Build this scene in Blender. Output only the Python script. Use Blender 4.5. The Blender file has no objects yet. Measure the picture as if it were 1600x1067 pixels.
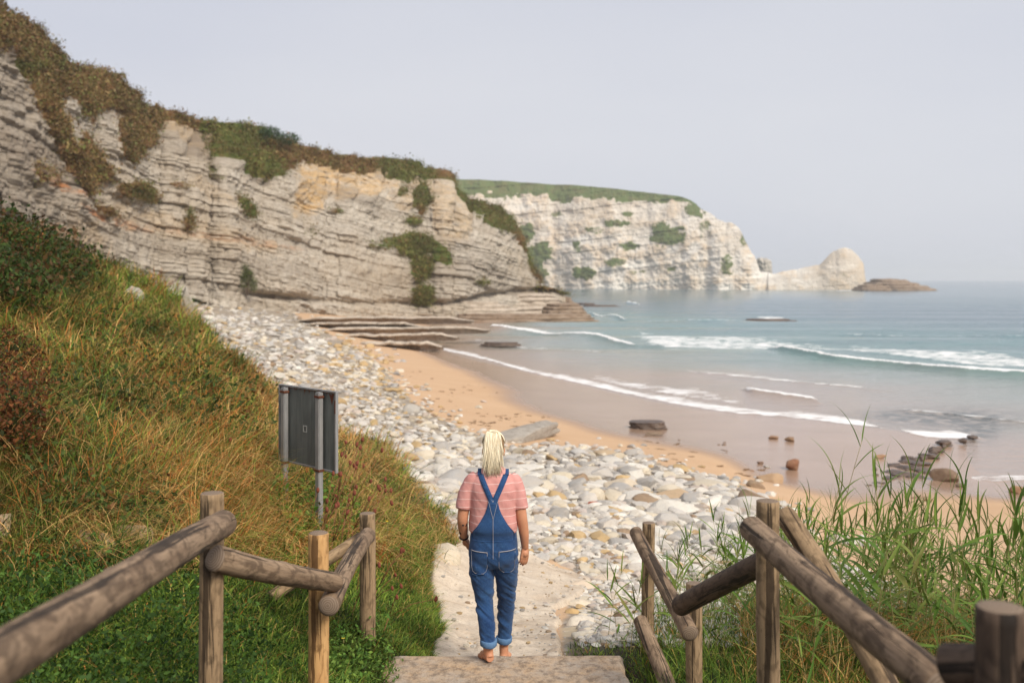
import bpy, bmesh, math, random
import numpy as np
from mathutils import Vector, Matrix, Euler
R = math.radians
random.seed(7)
rng = np.random.default_rng(11)
scene = bpy.context.scene
COL = scene.collection

# ------------------------------------------------------------------ camera
F = 1556.0; HOR = 437.0; CZ = 6.0           # focal length in photo pixels, horizon row, camera height above the sea
cam_d = bpy.data.cameras.new('camera'); cam = bpy.data.objects.new('camera', cam_d); COL.objects.link(cam)
scene.camera = cam
cam_d.sensor_width = 36; cam_d.lens = 35.0
cam_d.shift_y = -(533.5 - HOR) / 1600
cam.location = (0, 0, CZ); cam.rotation_euler = (R(90), 0, 0)
cam_d.clip_start = 0.05; cam_d.clip_end = 20000
cam_d.dof.use_dof = True; cam_d.dof.focus_distance = 7.4; cam_d.dof.aperture_fstop = 2.0

# ------------------------------------------------------------------ world and sun
SUN_EL, SUN_AZ = 42, 140          # elevation, compass azimuth measured from +Y towards +X
w = bpy.data.worlds.new('World'); scene.world = w; w.use_nodes = True
nt = w.node_tree; bg = nt.nodes['Background']; bg.inputs['Strength'].default_value = 0.09
sky = nt.nodes.new('ShaderNodeTexSky'); sky.sky_type = 'NISHITA'; sky.sun_disc = False
sky.sun_elevation = R(SUN_EL); sky.sun_rotation = R(SUN_AZ); sky.air_density = 1.0; sky.dust_density = 3.0; sky.ozone_density = 1.0
hs = nt.nodes.new('ShaderNodeHueSaturation'); hs.inputs['Saturation'].default_value = 0.35
nt.links.new(sky.outputs[0], hs.inputs['Color'])
tc = nt.nodes.new('ShaderNodeTexCoord'); mp = nt.nodes.new('ShaderNodeMapping'); mp.inputs['Scale'].default_value = (1, 1, 3.5)
nz = nt.nodes.new('ShaderNodeTexNoise'); nz.inputs['Scale'].default_value = 1.1; nz.inputs['Detail'].default_value = 4; nz.inputs['Roughness'].default_value = .45
nt.links.new(tc.outputs['Generated'], mp.inputs[0]); nt.links.new(mp.outputs[0], nz.inputs['Vector'])
cr = nt.nodes.new('ShaderNodeValToRGB')
cr.color_ramp.elements[0].position = .35; cr.color_ramp.elements[0].color = (5.1, 5.35, 6.2, 1)
cr.color_ramp.elements[1].position = .7; cr.color_ramp.elements[1].color = (6.0, 6.15, 6.65, 1)
nt.links.new(nz.outputs['Fac'], cr.inputs[0])
mx = nt.nodes.new('ShaderNodeMix'); mx.data_type = 'RGBA'; mx.inputs[0].default_value = .9
nt.links.new(hs.outputs[0], mx.inputs[6]); nt.links.new(cr.outputs[0], mx.inputs[7]); nt.links.new(mx.outputs[2], bg.inputs['Color'])
sd = bpy.data.lights.new('sun', 'SUN'); so = bpy.data.objects.new('sun', sd); COL.objects.link(so)
sd.energy = 3.0; sd.angle = R(22); sd.color = (1, .92, .80)
d = Vector((math.sin(R(SUN_AZ)) * math.cos(R(SUN_EL)), math.cos(R(SUN_AZ)) * math.cos(R(SUN_EL)), math.sin(R(SUN_EL))))
so.rotation_euler = d.to_track_quat('Z', 'Y').to_euler(); so.location = (0, -5, 40)
vs = scene.view_settings; vs.view_transform = 'Standard'; vs.look = 'None'; vs.exposure = 0.44; vs.gamma = 1
scene.render.engine = 'CYCLES'
scene.cycles.volume_step_rate = 4; scene.cycles.volume_max_steps = 64; scene.cycles.volume_bounces = 1

# ------------------------------------------------------------------ numeric helpers
def px(u, v, Y):
    return ((u - 800) / F * Y, Y, CZ - (v - HOR) / F * Y)
def V(u, v, Y): return Vector(px(u, v, Y))
def hsh(ix, iy, iz, seed=0):
    h = (ix.astype(np.int64) * 374761393 + iy.astype(np.int64) * 668265263 + iz.astype(np.int64) * 2147483647 + seed * 974634777) & 0xffffffff
    h = ((h ^ (h >> 13)) * 1274126177) & 0xffffffff
    h = ((h ^ (h >> 15)) * 2246822519) & 0xffffffff
    return ((h ^ (h >> 16)) & 0xffffff) / float(0x1000000)
def vnoise(x, y, z=0.0, seed=0):
    x, y, z = np.broadcast_arrays(np.asarray(x, float), np.asarray(y, float), np.asarray(z, float))
    ix, iy, iz = np.floor(x), np.floor(y), np.floor(z)
    fx, fy, fz = x - ix, y - iy, z - iz
    fx = fx * fx * (3 - 2 * fx); fy = fy * fy * (3 - 2 * fy); fz = fz * fz * (3 - 2 * fz)
    r = 0
    for a in (0, 1):
        for b in (0, 1):
            for c in (0, 1):
                wgt = (fx if a else 1 - fx) * (fy if b else 1 - fy) * (fz if c else 1 - fz)
                r = r + wgt * hsh(ix + a, iy + b, iz + c, seed)
    return r
def fbm(x, y, z=0.0, o=4, seed=0, g=.5):
    r = 0; a = 1; t = 0
    for i in range(o):
        r = r + a * vnoise(np.asarray(x) * 2 ** i, np.asarray(y) * 2 ** i, np.asarray(z) * 2 ** i, seed + i * 17); t += a; a *= g
    return r / t * 2 - 1
def sstep(a, b, x): t = np.clip((x - a) / (b - a), 0, 1); return t * t * (3 - 2 * t)
def interp(x, pts, k): 
    p = np.array(pts, float); return np.interp(x, p[:, 0], p[:, k])
def inpoly(u, v, poly):
    r = np.zeros(np.shape(u), bool); n = len(poly); j = n - 1
    for i in range(n):
        xi, yi = poly[i]; xj, yj = poly[j]
        if yi != yj:
            r ^= ((yi > v) != (yj > v)) & (u < (xj - xi) * (v - yi) / (yj - yi) + xi)
        j = i
    return r

# ------------------------------------------------------------------ mesh helpers
def new_mesh(name, verts, quads=None, tris=None, smooth=True, attrs=None, colattr=None, attr_dom='POINT'):
    me = bpy.data.meshes.new(name)
    verts = np.asarray(verts, np.float32).reshape(-1, 3)
    me.vertices.add(len(verts)); me.vertices.foreach_set('co', verts.ravel())
    loops = []; starts = []; n = 0
    if quads is not None and len(quads):
        q = np.asarray(quads, np.int32).reshape(-1, 4); loops.append(q.ravel()); starts.append(np.arange(len(q)) * 4); n = len(q) * 4
    if tris is not None and len(tris):
        t = np.asarray(tris, np.int32).reshape(-1, 3); loops.append(t.ravel()); starts.append(n + np.arange(len(t)) * 3)
    loops = np.concatenate(loops); starts = np.concatenate(starts)
    me.loops.add(len(loops)); me.loops.foreach_set('vertex_index', loops.astype(np.int32))
    me.polygons.add(len(starts)); me.polygons.foreach_set('loop_start', starts.astype(np.int32))
    me.update(calc_edges=True); me.validate()
    me.polygons.foreach_set('use_smooth', np.full(len(me.polygons), smooth))
    for k, a in (attrs or {}).items():
        at = me.attributes.new(k, 'FLOAT', 'POINT'); at.data.foreach_set('value', np.asarray(a, np.float32).ravel())
    if colattr is not None:
        c = np.asarray(colattr, np.float32).reshape(-1, 3); c = np.hstack([c, np.ones((len(c), 1), np.float32)])
        at = me.attributes.new('tone', 'FLOAT_COLOR', 'POINT'); at.data.foreach_set('color', c.ravel())
    return me
def link(name, me, mat=None, parent=None, loc=None):
    if mat is not None and not me.materials: me.materials.append(mat)
    o = bpy.data.objects.new(name, me); COL.objects.link(o)
    if parent: o.parent = parent
    if loc is not None: o.location = loc
    return o
def tag(o, label=None, cat=None, group=None, kind=None):
    if label: o['label'] = label
    if cat: o['category'] = cat
    if group: o['group'] = group
    if kind: o['kind'] = kind
    return o
def empty(name, loc, label, cat, group=None, rz=0):
    o = bpy.data.objects.new(name, None); COL.objects.link(o); o.location = loc; o.rotation_euler = (0, 0, rz)
    o.empty_display_size = .2
    return tag(o, label, cat, group)
def grid_faces(nr, nc, wrap=False):
    i = np.arange(nr - 1)[:, None] * nc; m = nc if wrap else nc - 1
    j = np.arange(m)[None, :]; j2 = (j + 1) % nc
    return np.stack([i + j, i + j2, i + nc + j2, i + nc + j], -1).reshape(-1, 4)
def grid_mesh(name, P, **k):
    nr, nc = P.shape[:2]; return new_mesh(name, P.reshape(-1, 3), quads=grid_faces(nr, nc), **k)

# ------------------------------------------------------------------ materials
class NB:
    def __init__(s, name):
        s.m = bpy.data.materials.new(name); s.m.use_nodes = True; s.t = s.m.node_tree; s.b = s.t.nodes['Principled BSDF']; s.L = s.t.links
        s.b.inputs['Roughness'].default_value = .85
        s.b.inputs['Specular IOR Level'].default_value = .3
    def n(s, typ, **k):
        x = s.t.nodes.new('ShaderNode' + typ)
        for a, b in k.items():
            if a in ('data_type', 'blend_type', 'operation', 'attribute_name', 'feature', 'noise_dimensions', 'wave_type', 'bands_direction', 'clamp', 'interpolation_type'): setattr(x, a, b)
            else: x.inputs[a.replace('_', ' ')].default_value = b
        return x
    def s(s, sock, to):
        if isinstance(sock, (int, float)): to.default_value = sock
        elif isinstance(sock, (tuple, list)): to.default_value = tuple(sock) + ((1,) if len(sock) == 3 and len(to.default_value) == 4 else ())
        else: s.L.new(sock, to)
    def coord(s, kind='Object', scale=(1, 1, 1)):
        t = s.n('TexCoord'); m = s.n('Mapping'); s.L.new(t.outputs[kind], m.inputs[0]); m.inputs['Scale'].default_value = scale; return m.outputs[0]
    def pos(s, scale=(1, 1, 1)):
        t = s.n('NewGeometry'); m = s.n('Mapping'); s.L.new(t.outputs['Position'], m.inputs[0]); m.inputs['Scale'].default_value = scale; return m.outputs[0]
    def noise(s, vec, scale, detail=4, rough=.55, dist=0):
        x = s.n('TexNoise'); s.L.new(vec, x.inputs['Vector']); x.inputs['Scale'].default_value = scale; x.inputs['Detail'].default_value = detail
        x.inputs['Roughness'].default_value = rough; x.inputs['Distortion'].default_value = dist; return x.outputs['Fac']
    def vor(s, vec, scale, feature='F1'):
        x = s.n('TexVoronoi'); x.feature = feature; s.L.new(vec, x.inputs['Vector']); x.inputs['Scale'].default_value = scale; return x.outputs
    def ramp(s, fac, stops):
        x = s.n('ValToRGB'); e = x.color_ramp.elements
        while len(e) < len(stops): e.new(.5)
        for q, (p, c) in zip(e, stops): q.position = p; q.color = tuple(c) + (1,) if len(c) == 3 else c
        s.L.new(fac, x.inputs[0]); return x.outputs[0]
    def mr(s, v, a, b, c=0, d=1):
        x = s.n('MapRange'); x.clamp = True; s.s(v, x.inputs[0]); 
        for i, q in enumerate((a, b, c, d)): x.inputs[i + 1].default_value = q
        return x.outputs[0]
    def mix(s, f, a, b, bt='MIX'):
        x = s.n('Mix', data_type='RGBA'); x.blend_type = bt; s.s(f, x.inputs[0]); s.s(a, x.inputs[6]); s.s(b, x.inputs[7]); return x.outputs[2]
    def math(s, op, a, b=0.0, clamp=False):
        x = s.n('Math'); x.operation = op; x.use_clamp = clamp; s.s(a, x.inputs[0]); s.s(b, x.inputs[1]); return x.outputs[0]
    def attr(s, name, out='Fac'):
        x = s.n('Attribute'); x.attribute_name = name; return x.outputs[out]
    def bump(s, h, strength=.5, dist=.02, normal=None):
        x = s.n('Bump'); s.s(h, x.inputs['Height']); x.inputs['Strength'].default_value = strength; x.inputs['Distance'].default_value = dist
        if normal is not None: s.L.new(normal, x.inputs['Normal'])
        s.L.new(x.outputs[0], s.b.inputs['Normal']); return x.outputs[0]
    def out(s, col, rough=None):
        s.s(col, s.b.inputs['Base Color'])
        if rough is not None: s.s(rough, s.b.inputs['Roughness'])
        return s.m

# ------------------------------------------------------------------ terrain: control points -> thin plate spline
ctl = [(0,-4,4.9),(-3,-3,5.0),(3,-3,4.8),(0,0,4.3),(0,3,3.85),(0,5,3.4),(0,6.6,3.02),(.9,7.3,3.0),(-1,7.3,3.08),(0,8.0,2.9),(-.7,8.0,2.92),(.6,8,2.9),(0,10,2.62),(0,13,2.22),(.6,10,2.6),(-.9,10,2.7),
 (-1.6,0,4.5),(1.6,0,4.1),(-1.48,4.9,3.72),(-1.13,5.8,3.5),(-1.09,7.5,3.33),(-2.6,5,4.0),(-1.5,8.6,3.3),(-.85,8.6,3.02),
 (1.26,4.9,3.35),(1.23,6.7,3.12),(1.1,8,3.12),(3,5,3.2),(3,8,3.0),(4.5,8,2.8),(3,12,2.1),(6,12,1.8),(10,12,1.6),(8,5,2.8),(14,8,1.8),(-12,-3,8)]
def cp(u, v, Y): ctl.append(px(u, v, Y))
def cz(u, v, z): ctl.append(px(u, v, F * (CZ - z) / (v - HOR)))
for a in [(0,700,8),(0,600,11),(200,600,12),(350,700,10),(100,500,15),(0,450,17),(0,368,22),(-200,330,20),(150,428,26),(250,450,29),(300,495,31),(345,545,29),(400,605,25),(300,620,18),
          (430,650,21),(480,690,16.5),(450,800,9.5),(560,800,11),(600,740,15),(650,780,14),(700,860,12),(-300,500,12),(-400,800,6.5),(60,860,6.6),(200,860,6.8),(100,780,7.2),(60,1000,5.3)]: cp(*a)
for a in [(1500,850,1.0),(1190,770,.95),(1600,800,.5),(1400,760,.22),(600,560,.75),(520,540,1.2),(450,500,2.0),(330,482,3.2),(400,560,2.6),(500,620,2.0),(560,680,1.9),(640,760,1.95),
          (600,600,1.1),(700,680,1.2),(780,700,1.0),(880,850,2.0),(1000,850,1.9),(1050,750,1.1),(900,700,.85),(700,620,.62),(800,660,.6),(1100,720,.5),(1250,800,.8),(1000,700,.42)]: cz(*a)
for a in [(690,562),(750,592),(850,648),(930,672),(1180,748),(1330,785)]: cz(*a, .28)
for a in [(690,547),(830,582),(900,597),(1000,622),(1100,638),(1280,655),(1400,672),(1500,690),(1600,765)]: cz(*a, .0)
ctl += [(30,60,-1.2),(20,100,-1.6),(60,100,-3),(0,120,-.6),(30,35,-.8),(40,20,-.4),(40,0,.5),(-20,140,.7),(-45,110,4),(-60,60,9),(-30,30,8.6),(-20,40,6.2),(10,200,-2),(-60,200,4),(-40,0,10),(60,-20,2),(-20,-20,10),(80,200,-5),(20,-20,5),(-2,150,.0),(-14,105,.9),(100,60,-3)]
ctl = np.array(ctl, float)
def tps_k(d2): return np.where(d2 > 1e-9, .5 * d2 * np.log(np.maximum(d2, 1e-9)), 0)
def warp2(X, Y):      # even out the scale: distances shrink with range
    r = np.maximum(Y + 8, 2.0); return np.stack([X / r ** .75 * 6, np.log(r) * 10], -1)
cpw = warp2(ctl[:, 0], ctl[:, 1]); n = len(cpw)
A = np.zeros((n + 3, n + 3)); d2 = ((cpw[:, None] - cpw[None]) ** 2).sum(-1)
A[:n, :n] = tps_k(d2) + np.eye(n) * .15; A[:n, n] = 1; A[:n, n + 1:] = cpw; A[n, :n] = 1; A[n + 1:, :n] = cpw.T
wts = np.linalg.solve(A, np.concatenate([ctl[:, 2], np.zeros(3)]))
def tps(X, Y):
    P = warp2(X, Y); out = np.zeros(P.shape[:-1])
    f = P.reshape(-1, 2); o = np.empty(len(f))
    for i in range(0, len(f), 20000):
        q = f[i:i + 20000]; o[i:i + 20000] = tps_k(((q[:, None] - cpw[None]) ** 2).sum(-1)) @ wts[:n] + wts[n] + q @ wts[n + 1:]
    return o.reshape(out.shape)
NA, NR = 620, 560
aa = np.linspace(-1.9, 1.5, NA); yy = np.exp(np.linspace(math.log(3.0), math.log(1008.0), NR)) - 8.0
AX, AY = np.meshgrid(aa, yy); TX = AX * (AY + 9.0)
TZ = tps(TX, np.minimum(AY, 210))
far = sstep(150, 230, AY); TZ = TZ * (1 - far) + far * (-4)
TZ = np.clip(TZ, -5, 12)
cliffy = sstep(-14, -26, TX) * sstep(60, 100, AY) ; TZ = np.where(cliffy > 0, np.clip(TZ, .3, 6), TZ)
# relief: rumpled bank, flatter sand
bank_poly = [(-900,100),(0,340),(120,400),(250,430),(300,480),(340,535),(420,600),(520,680),(600,700),(660,760),(722,855),(692,895),(676,925),(676,1012),(600,1040),(560,1400),(-900,1400)]
TU = 800 + TX / np.maximum(AY, .5) * F; TV = HOR + (CZ - TZ) / np.maximum(AY, .5) * F
bank = np.clip(sstep(-.55, -1.5, TX + .035 * (AY - 7)) * sstep(62, 45, AY) , 0, 1)
bank = bank * (TZ > 2.3)
TZ = TZ + bank * (fbm(TX * .5, AY * .5, 0, 4, 3) * .28 * np.clip(AY / 12, .2, 1.2)) + .02 * fbm(TX * 1.5, AY * 1.5, 0, 3, 9) * sstep(.4, 1.5, TZ)
def ground_z(X, Y):
    X = np.asarray(X, float); Y = np.asarray(Y, float)
    fj = (X / (np.maximum(Y + 9, .5)) - aa[0]) / (aa[1] - aa[0]); fi = (np.log(np.maximum(Y + 8, 3.0)) - math.log(3.0)) / (math.log(1008.0) - math.log(3.0)) * (NR - 1)
    fi = np.clip(fi, 0, NR - 1.001); fj = np.clip(fj, 0, NA - 1.001); i = fi.astype(int); j = fj.astype(int); a = fi - i; b = fj - j
    return (TZ[i, j] * (1 - a) * (1 - b) + TZ[i + 1, j] * a * (1 - b) + TZ[i, j + 1] * (1 - a) * b + TZ[i + 1, j + 1] * a * b)
def hit(u, v, y0=3.0, y1=260.0, steps=420):
    """walk each photo ray out until it meets the ground"""
    u = np.asarray(u, float); v = np.asarray(v, float); Yh = np.full(u.shape, np.nan); done = np.zeros(u.shape, bool)
    prev = y0
    for Y in np.exp(np.linspace(math.log(y0), math.log(y1), steps)):
        X = (u - 800) / F * Y; Z = CZ - (v - HOR) / F * Y
        below = (Z <= ground_z(X, np.full(u.shape, Y))) & ~done
        Yh[below] = Y - .5 * (Y - prev); done |= below; prev = Y
    X = (u - 800) / F * Yh
    return X, Yh, ground_z(np.nan_to_num(X), np.nan_to_num(Yh))

stone_poly = [(200,455),(270,460),(330,466),(450,484),(480,505),(560,545),(600,575),(640,625),(690,655),(730,672),(790,700),(880,700),(960,703),(1060,735),(1160,758),(1195,790),(1240,835),(1310,880),(1400,915),(1500,960),(1600,1067),(990,1067),(990,1040),(888,1040),(880,930),(900,893),(860,872),(740,868),(660,790),(560,700),(430,600),(360,545),(300,500)]
SM = inpoly(TU, TV, stone_poly) & (AY > 3)
# the mask is stored on the ground and softened a little
sm = SM.astype(float)
for _ in range(2): sm = (sm + np.roll(sm, 1, 0) + np.roll(sm, -1, 0) + np.roll(sm, 1, 1) + np.roll(sm, -1, 1)) / 5
grass_poly = [(888,1008),(960,1004),(1000,975),(1040,925),(1120,890),(1250,900),(1400,925),(1700,950),(2600,1000),(2600,3000),(700,3000)]
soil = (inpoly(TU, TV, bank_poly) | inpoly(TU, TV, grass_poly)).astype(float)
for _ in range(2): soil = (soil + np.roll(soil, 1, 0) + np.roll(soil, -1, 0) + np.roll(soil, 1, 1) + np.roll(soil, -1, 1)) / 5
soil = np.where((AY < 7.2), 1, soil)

b = NB('beach_ground')
p = b.pos(); z = b.n('SeparateXYZ'); b.L.new(p, z.inputs[0])
nz1 = b.noise(p, .35, 5); nz2 = b.noise(p, 14, 4, .7)
zz = b.math('ADD', z.outputs[2], b.mr(b.noise(p, .12, 3), 0, 1, -.1, .1))
wet = b.mr(zz, .22, .36, 1, 0)
dry = b.mix(nz1, (.52, .335, .19), (.60, .41, .255)); dry = b.mix(b.mr(nz2, .35, .7), dry, b.mix(.5, dry, (.45, .30, .19)))
ripple = b.mr(b.noise(b.pos((.25, 1, 1)), .8, 4), .4, .65)
dry = b.mix(b.math('MULTIPLY', ripple, .35), dry, (.47, .29, .165))
damp = b.mix(b.mr(b.noise(p, .25, 3), .3, .7), (.33, .215, .145), (.38, .26, .185))
damp = b.mix(b.mr(b.noise(b.pos((.5, 1.5, 1)), .5, 5, .6), .4, .65, 0, .45), damp, (.42, .29, .21)); damp = b.mix(b.mr(zz, .14, .27, 0, .6), damp, (.24, .145, .09)); sand = b.mix(wet, dry, damp)
foot = b.mr(b.vor(p, 1.9)['Distance'], .10, .2, 1, 0); sand = b.mix(b.math('MULTIPLY', foot, b.mr(b.noise(p, .3, 2), .5, .6, 0, .5)), sand, (.36, .23, .13))
vo = b.vor(p, 9); grav = b.mix(b.mr(vo['Color'], .2, .8), (.34, .31, .26), (.58, .55, .49)); grav = b.mix(b.mr(vo['Distance'], .02, .5), grav, (.26, .21, .16))
vor2 = b.vor(p, 2.6); grav = b.mix(b.mr(vor2['Color'], .6, .9), grav, (.50, .40, .27))
c = b.mix(b.mr(b.math('ADD', b.attr('stone'), b.mr(b.noise(p, 1.2, 4), 0, 1, -.25, .25)), .35, .6), sand, grav)
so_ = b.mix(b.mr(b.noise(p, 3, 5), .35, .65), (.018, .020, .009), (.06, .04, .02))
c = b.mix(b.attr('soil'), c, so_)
b.bump(b.math('ADD', b.math('MULTIPLY', nz2, .3), b.math('MULTIPLY', vo['Distance'], b.attr('stone'))), .4, .05)
rgh = b.mr(wet, 0, 1, .9, .12); mat_ground = b.out(c, rgh)
me = grid_mesh('beach', np.stack([TX, AY, TZ], -1), attrs={'stone': sm, 'soil': soil})
tag(link('beach', me, mat_ground), kind='structure')

# ------------------------------------------------------------------ sea
vv = np.concatenate([437 + np.exp(np.linspace(math.log(1.1), math.log(14), 90)), np.arange(451.5, 900, .55)])
SY = F * CZ / (vv - HOR)
uu = np.concatenate([np.linspace(-1500, 520, 40), np.arange(540, 1750, 2.0), np.linspace(1760, 4200, 60)])
SU, SYY = np.meshgrid(uu, SY); SX = (SU - 800) / F * SYY; SV = np.broadcast_to(vv[:, None], SU.shape)
gz = ground_z(SX, np.minimum(SYY, 900)); depth = np.where(SYY > 900, 5, -gz)
foam = np.zeros(SX.shape); lift = np.zeros(SX.shape); green = np.zeros(SX.shape)
def wpt(u, v): y = F * CZ / (v - HOR); return np.array([(u - 800) / F * y, y])
def crest(pts, front, back, amp, h, wob=.5, taper=.12, seed=0, thick=None):
    """a breaking wave along a ground polyline: foam from `front` metres shoreward to `back` metres seaward"""
    P = np.array([wpt(*q) for q in pts]); xs = P[:, 0]
    if xs[0] > xs[-1]: P = P[::-1]; xs = P[:, 0]
    cy = np.interp(SX, xs, P[:, 1]); cy = cy + wob * fbm(SX * .35, SX * 0 + seed * 7.3, 0, 4, seed)
    d = SYY - cy                                              # + seaward
    t = (SX - xs[0]) / (xs[-1] - xs[0]); e = sstep(0, taper, t) * sstep(1, 1 - taper, t)
    bk = back * (.6 + .8 * vnoise(SX * .6, SX * 0, 0, seed + 5))
    f = sstep(-front, -front * .3, d) * sstep(bk, bk * .25, d) * e
    np.maximum(foam, f * amp, out=foam)
    np.add(lift, h * e * np.exp(-((d - front * .2) / (front * 1.2 + .4)) ** 2), out=lift)
crest([(672,541),(690,547),(760,563),(830,583),(900,598),(960,612),(1050,630),(1150,646),(1285,657),(1400,672)], .5, 4.6, .84, .10, .9, .03, 1)
crest([(1395,672),(1440,681),(1500,686),(1540,684)], .4, 2.2, 1.0, .1, .3, .2, 2)
crest([(760,514),(850,522),(920,530),(1003,541)], 1.0, 7.0, 1.25, .42, .8, .06, 3)
crest([(985,540),(1050,543)], .5, .6, .0, .35, .2, .3, 4)
crest([(1195,547),(1300,562),(1400,572),(1500,583),(1620,592),(1750,600)], .7, 6.5, 1.25, .40, .6, .05, 5)
crest([(980,536),(1200,543),(1350,553),(1500,566),(1650,574),(1750,578)], 2.0, 26, .74, .06, 1.5, .1, 6)
crest([(1160,611),(1220,620),(1284,629)], .4, 2.2, 1.2, .22, .3, .12, 7)
crest([(1050,612),(1090,616),(1140,624)], 2, 5, .62, .03, 1.5, .3, 8)
crest([(900,588),(1000,606),(1100,622),(1200,634)], 1.5, 6.5, .66, .02, 1.2, .2, 18)
crest([(700,528),(850,545),(1000,560)], 1, 9, .44, .02, 1.2, .2, 19)
crest([(915,490),(950,496),(988,502)], 1.0, 9, 1.1, .5, 1.2, .2, 9)
crest([(985,500),(1100,505),(1190,503)], 1.0, 3, .75, .25, 1.2, .2, 10)
crest([(972,474),(1004,476)], 2, 8, 1.0, .4, 1.0, .2, 11)
crest([(1180,499),(1240,499)], 1, 7, 1.0, .3, 1.0, .3, 12)
crest([(1305,455.5),(1340,455.5)], 8, 40, 1.0, .6, 1.0, .2, 13)
crest([(1480,452),(1620,449),(1700,449)], 6, 20, .6, .3, 1.0, .2, 14)
crest([(1020,575),(1150,590),(1300,603),(1450,616)], .4, 3.5, .62, .05, 1.0, .25, 21)
crest([(1250,520),(1400,524),(1560,530),(1700,534)], .8, 6, .55, .22, 1.5, .25, 22)
crest([(1380,640),(1480,648),(1600,662),(1700,672)], .3, 1.4, .6, .06, .5, .25, 23)
crest([(1080,650),(1200,662),(1330,674),(1420,690)], .2, .6, .66, .02, .35, .2, 24)
crest([(1540,776),(1620,770),(1700,772)], .3, 1.0, .9, .05, .3, .2, 15)
crest([(1430,745),(1520,752),(1640,748)], .3, .8, .8, .05, .3, .2, 16)
swell = .24 * np.sin(SYY * .33 + .02 * SX + 2.2 * fbm(SX * .012, SYY * .02, 0, 3, 31)) * sstep(55, 90, SYY) * sstep(500, 200, SYY)
chop = .05 * fbm(SX * .5, SYY * .9, 0, 4, 32) * sstep(30, 60, SYY)
for (u_, v_, a_) in [(1300, 640, .2), ]: pass
calm = sstep(.0, .6, depth)
SZ = .0 + lift * sstep(-.1, .25, depth) + (swell + chop) * calm + .035 * foam * (.4 + vnoise(SX * 3, SYY * 3, 0, 77))
SZ = np.where(SX < -10, -.3, SZ)
b = NB('sea_water')
p = b.pos(); dep = b.attr('depth'); fm = b.attr('foam')
big = b.noise(b.pos((.35, 1, 1)), .035, 5, .6)
dd = b.math('ADD', dep, b.mr(big, .3, .7, -.5, .5))
col = b.ramp(b.mr(dd, -.2, 4.2), [(0, (.38, .275, .21)), (.10, (.34, .265, .215)), (.20, (.25, .26, .225)), (.36, (.13, .225, .205)), (.6, (.06, .175, .18)), (1, (.045, .11, .15))])
streak = b.noise(b.pos((.25, 1.6, 1)), .22, 4, .6)
col = b.mix(b.math('MULTIPLY', b.mr(streak, .42, .62), b.mr(dep, .5, 2, 0, .5)), col, (.035, .10, .12))
weed = b.attr('weed'); col = b.mix(b.math('MULTIPLY', weed, b.mr(b.noise(p, 1.4, 4, .6), .38, .55)), col, (.05, .05, .035))
n1 = b.noise(b.pos((.6, 1.2, 1)), 1.6, 5, .65); n2 = b.noise(b.pos((.5, 1.0, 1)), .5, 6, .7)
ff = b.math('ADD', fm, b.math('ADD', b.mr(n1, .25, .75, -.48, .42), b.mr(n2, .25, .75, -.30, .28)))
ff = b.math('MULTIPLY', b.mr(ff, .44, .86), b.mr(fm, .02, .2))
col = b.mix(ff, col, (.82, .81, .80))
b.b.inputs['Specular IOR Level'].default_value = .5
rip = b.math('ADD', b.math('MULTIPLY', b.noise(b.pos((.5, 1.3, 1)), 1.2, 5, .6), 1.0), b.math('MULTIPLY', ff, .3))
b.bump(rip, .35, .25)
mat_sea = b.out(col, b.mr(ff, 0, 1, .14, .7))
def blob(u, v, cu, cv, ru, rv): return np.exp(-(((u - cu) / ru) ** 2 + ((v - cv) / rv) ** 2))
weedm = np.clip(blob(SU, SV, 1500, 655, 90, 16) + blob(SU, SV, 1400, 650, 80, 9) * .8 + blob(SU, SV, 1420, 715, 45, 20) * .9 + blob(SU, SV, 1530, 672, 30, 20), 0, 1)
me = grid_mesh('sea', np.stack([SX, SYY, SZ], -1), attrs={'depth': depth, 'foam': foam, 'weed': weedm})
tag(link('sea', me, mat_sea), kind='structure')
# ------------------------------------------------------------------ cliffs
def strata_relief(s, h, beds, seed, blockw=1.6):
    """bedding: every bed stands out by its own amount, with joints cut across it"""
    r = 0
    for k, (T, amp) in enumerate(beds):  # thick beds first
        hh = h / T + .18 * fbm(s * .05, h * 0, 0, 3, seed + k)
        i = np.floor(hh); f = hh - i
        pro = hsh(i, i * 0, i * 0, seed + 3 * k)
        jj = s / (T * blockw) + hsh(i, i * 0 + 1, i * 0, seed) * 7 + .15 * vnoise(s * .9, h * .9, 0, seed)
        j = np.floor(jj); fj = jj - j
        blk = hsh(i, j, i * 0, seed + 50 + k)
        edge = np.minimum(sstep(0, .10, f), sstep(1, .96, f)); je = np.minimum(sstep(0, .08, fj), sstep(1, .92, fj))
        r = r + amp * (.5 * pro + .5 * blk) * (.35 + .65 * edge) - amp * .22 * (1 - je)
    return r
def bedtone(s, h, T, seed):
    hh = h / T + .25 * fbm(s * .04, h * 0, 0, 3, seed); i = np.floor(hh); return hsh(i, i * 0, i * 0, seed)

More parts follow.
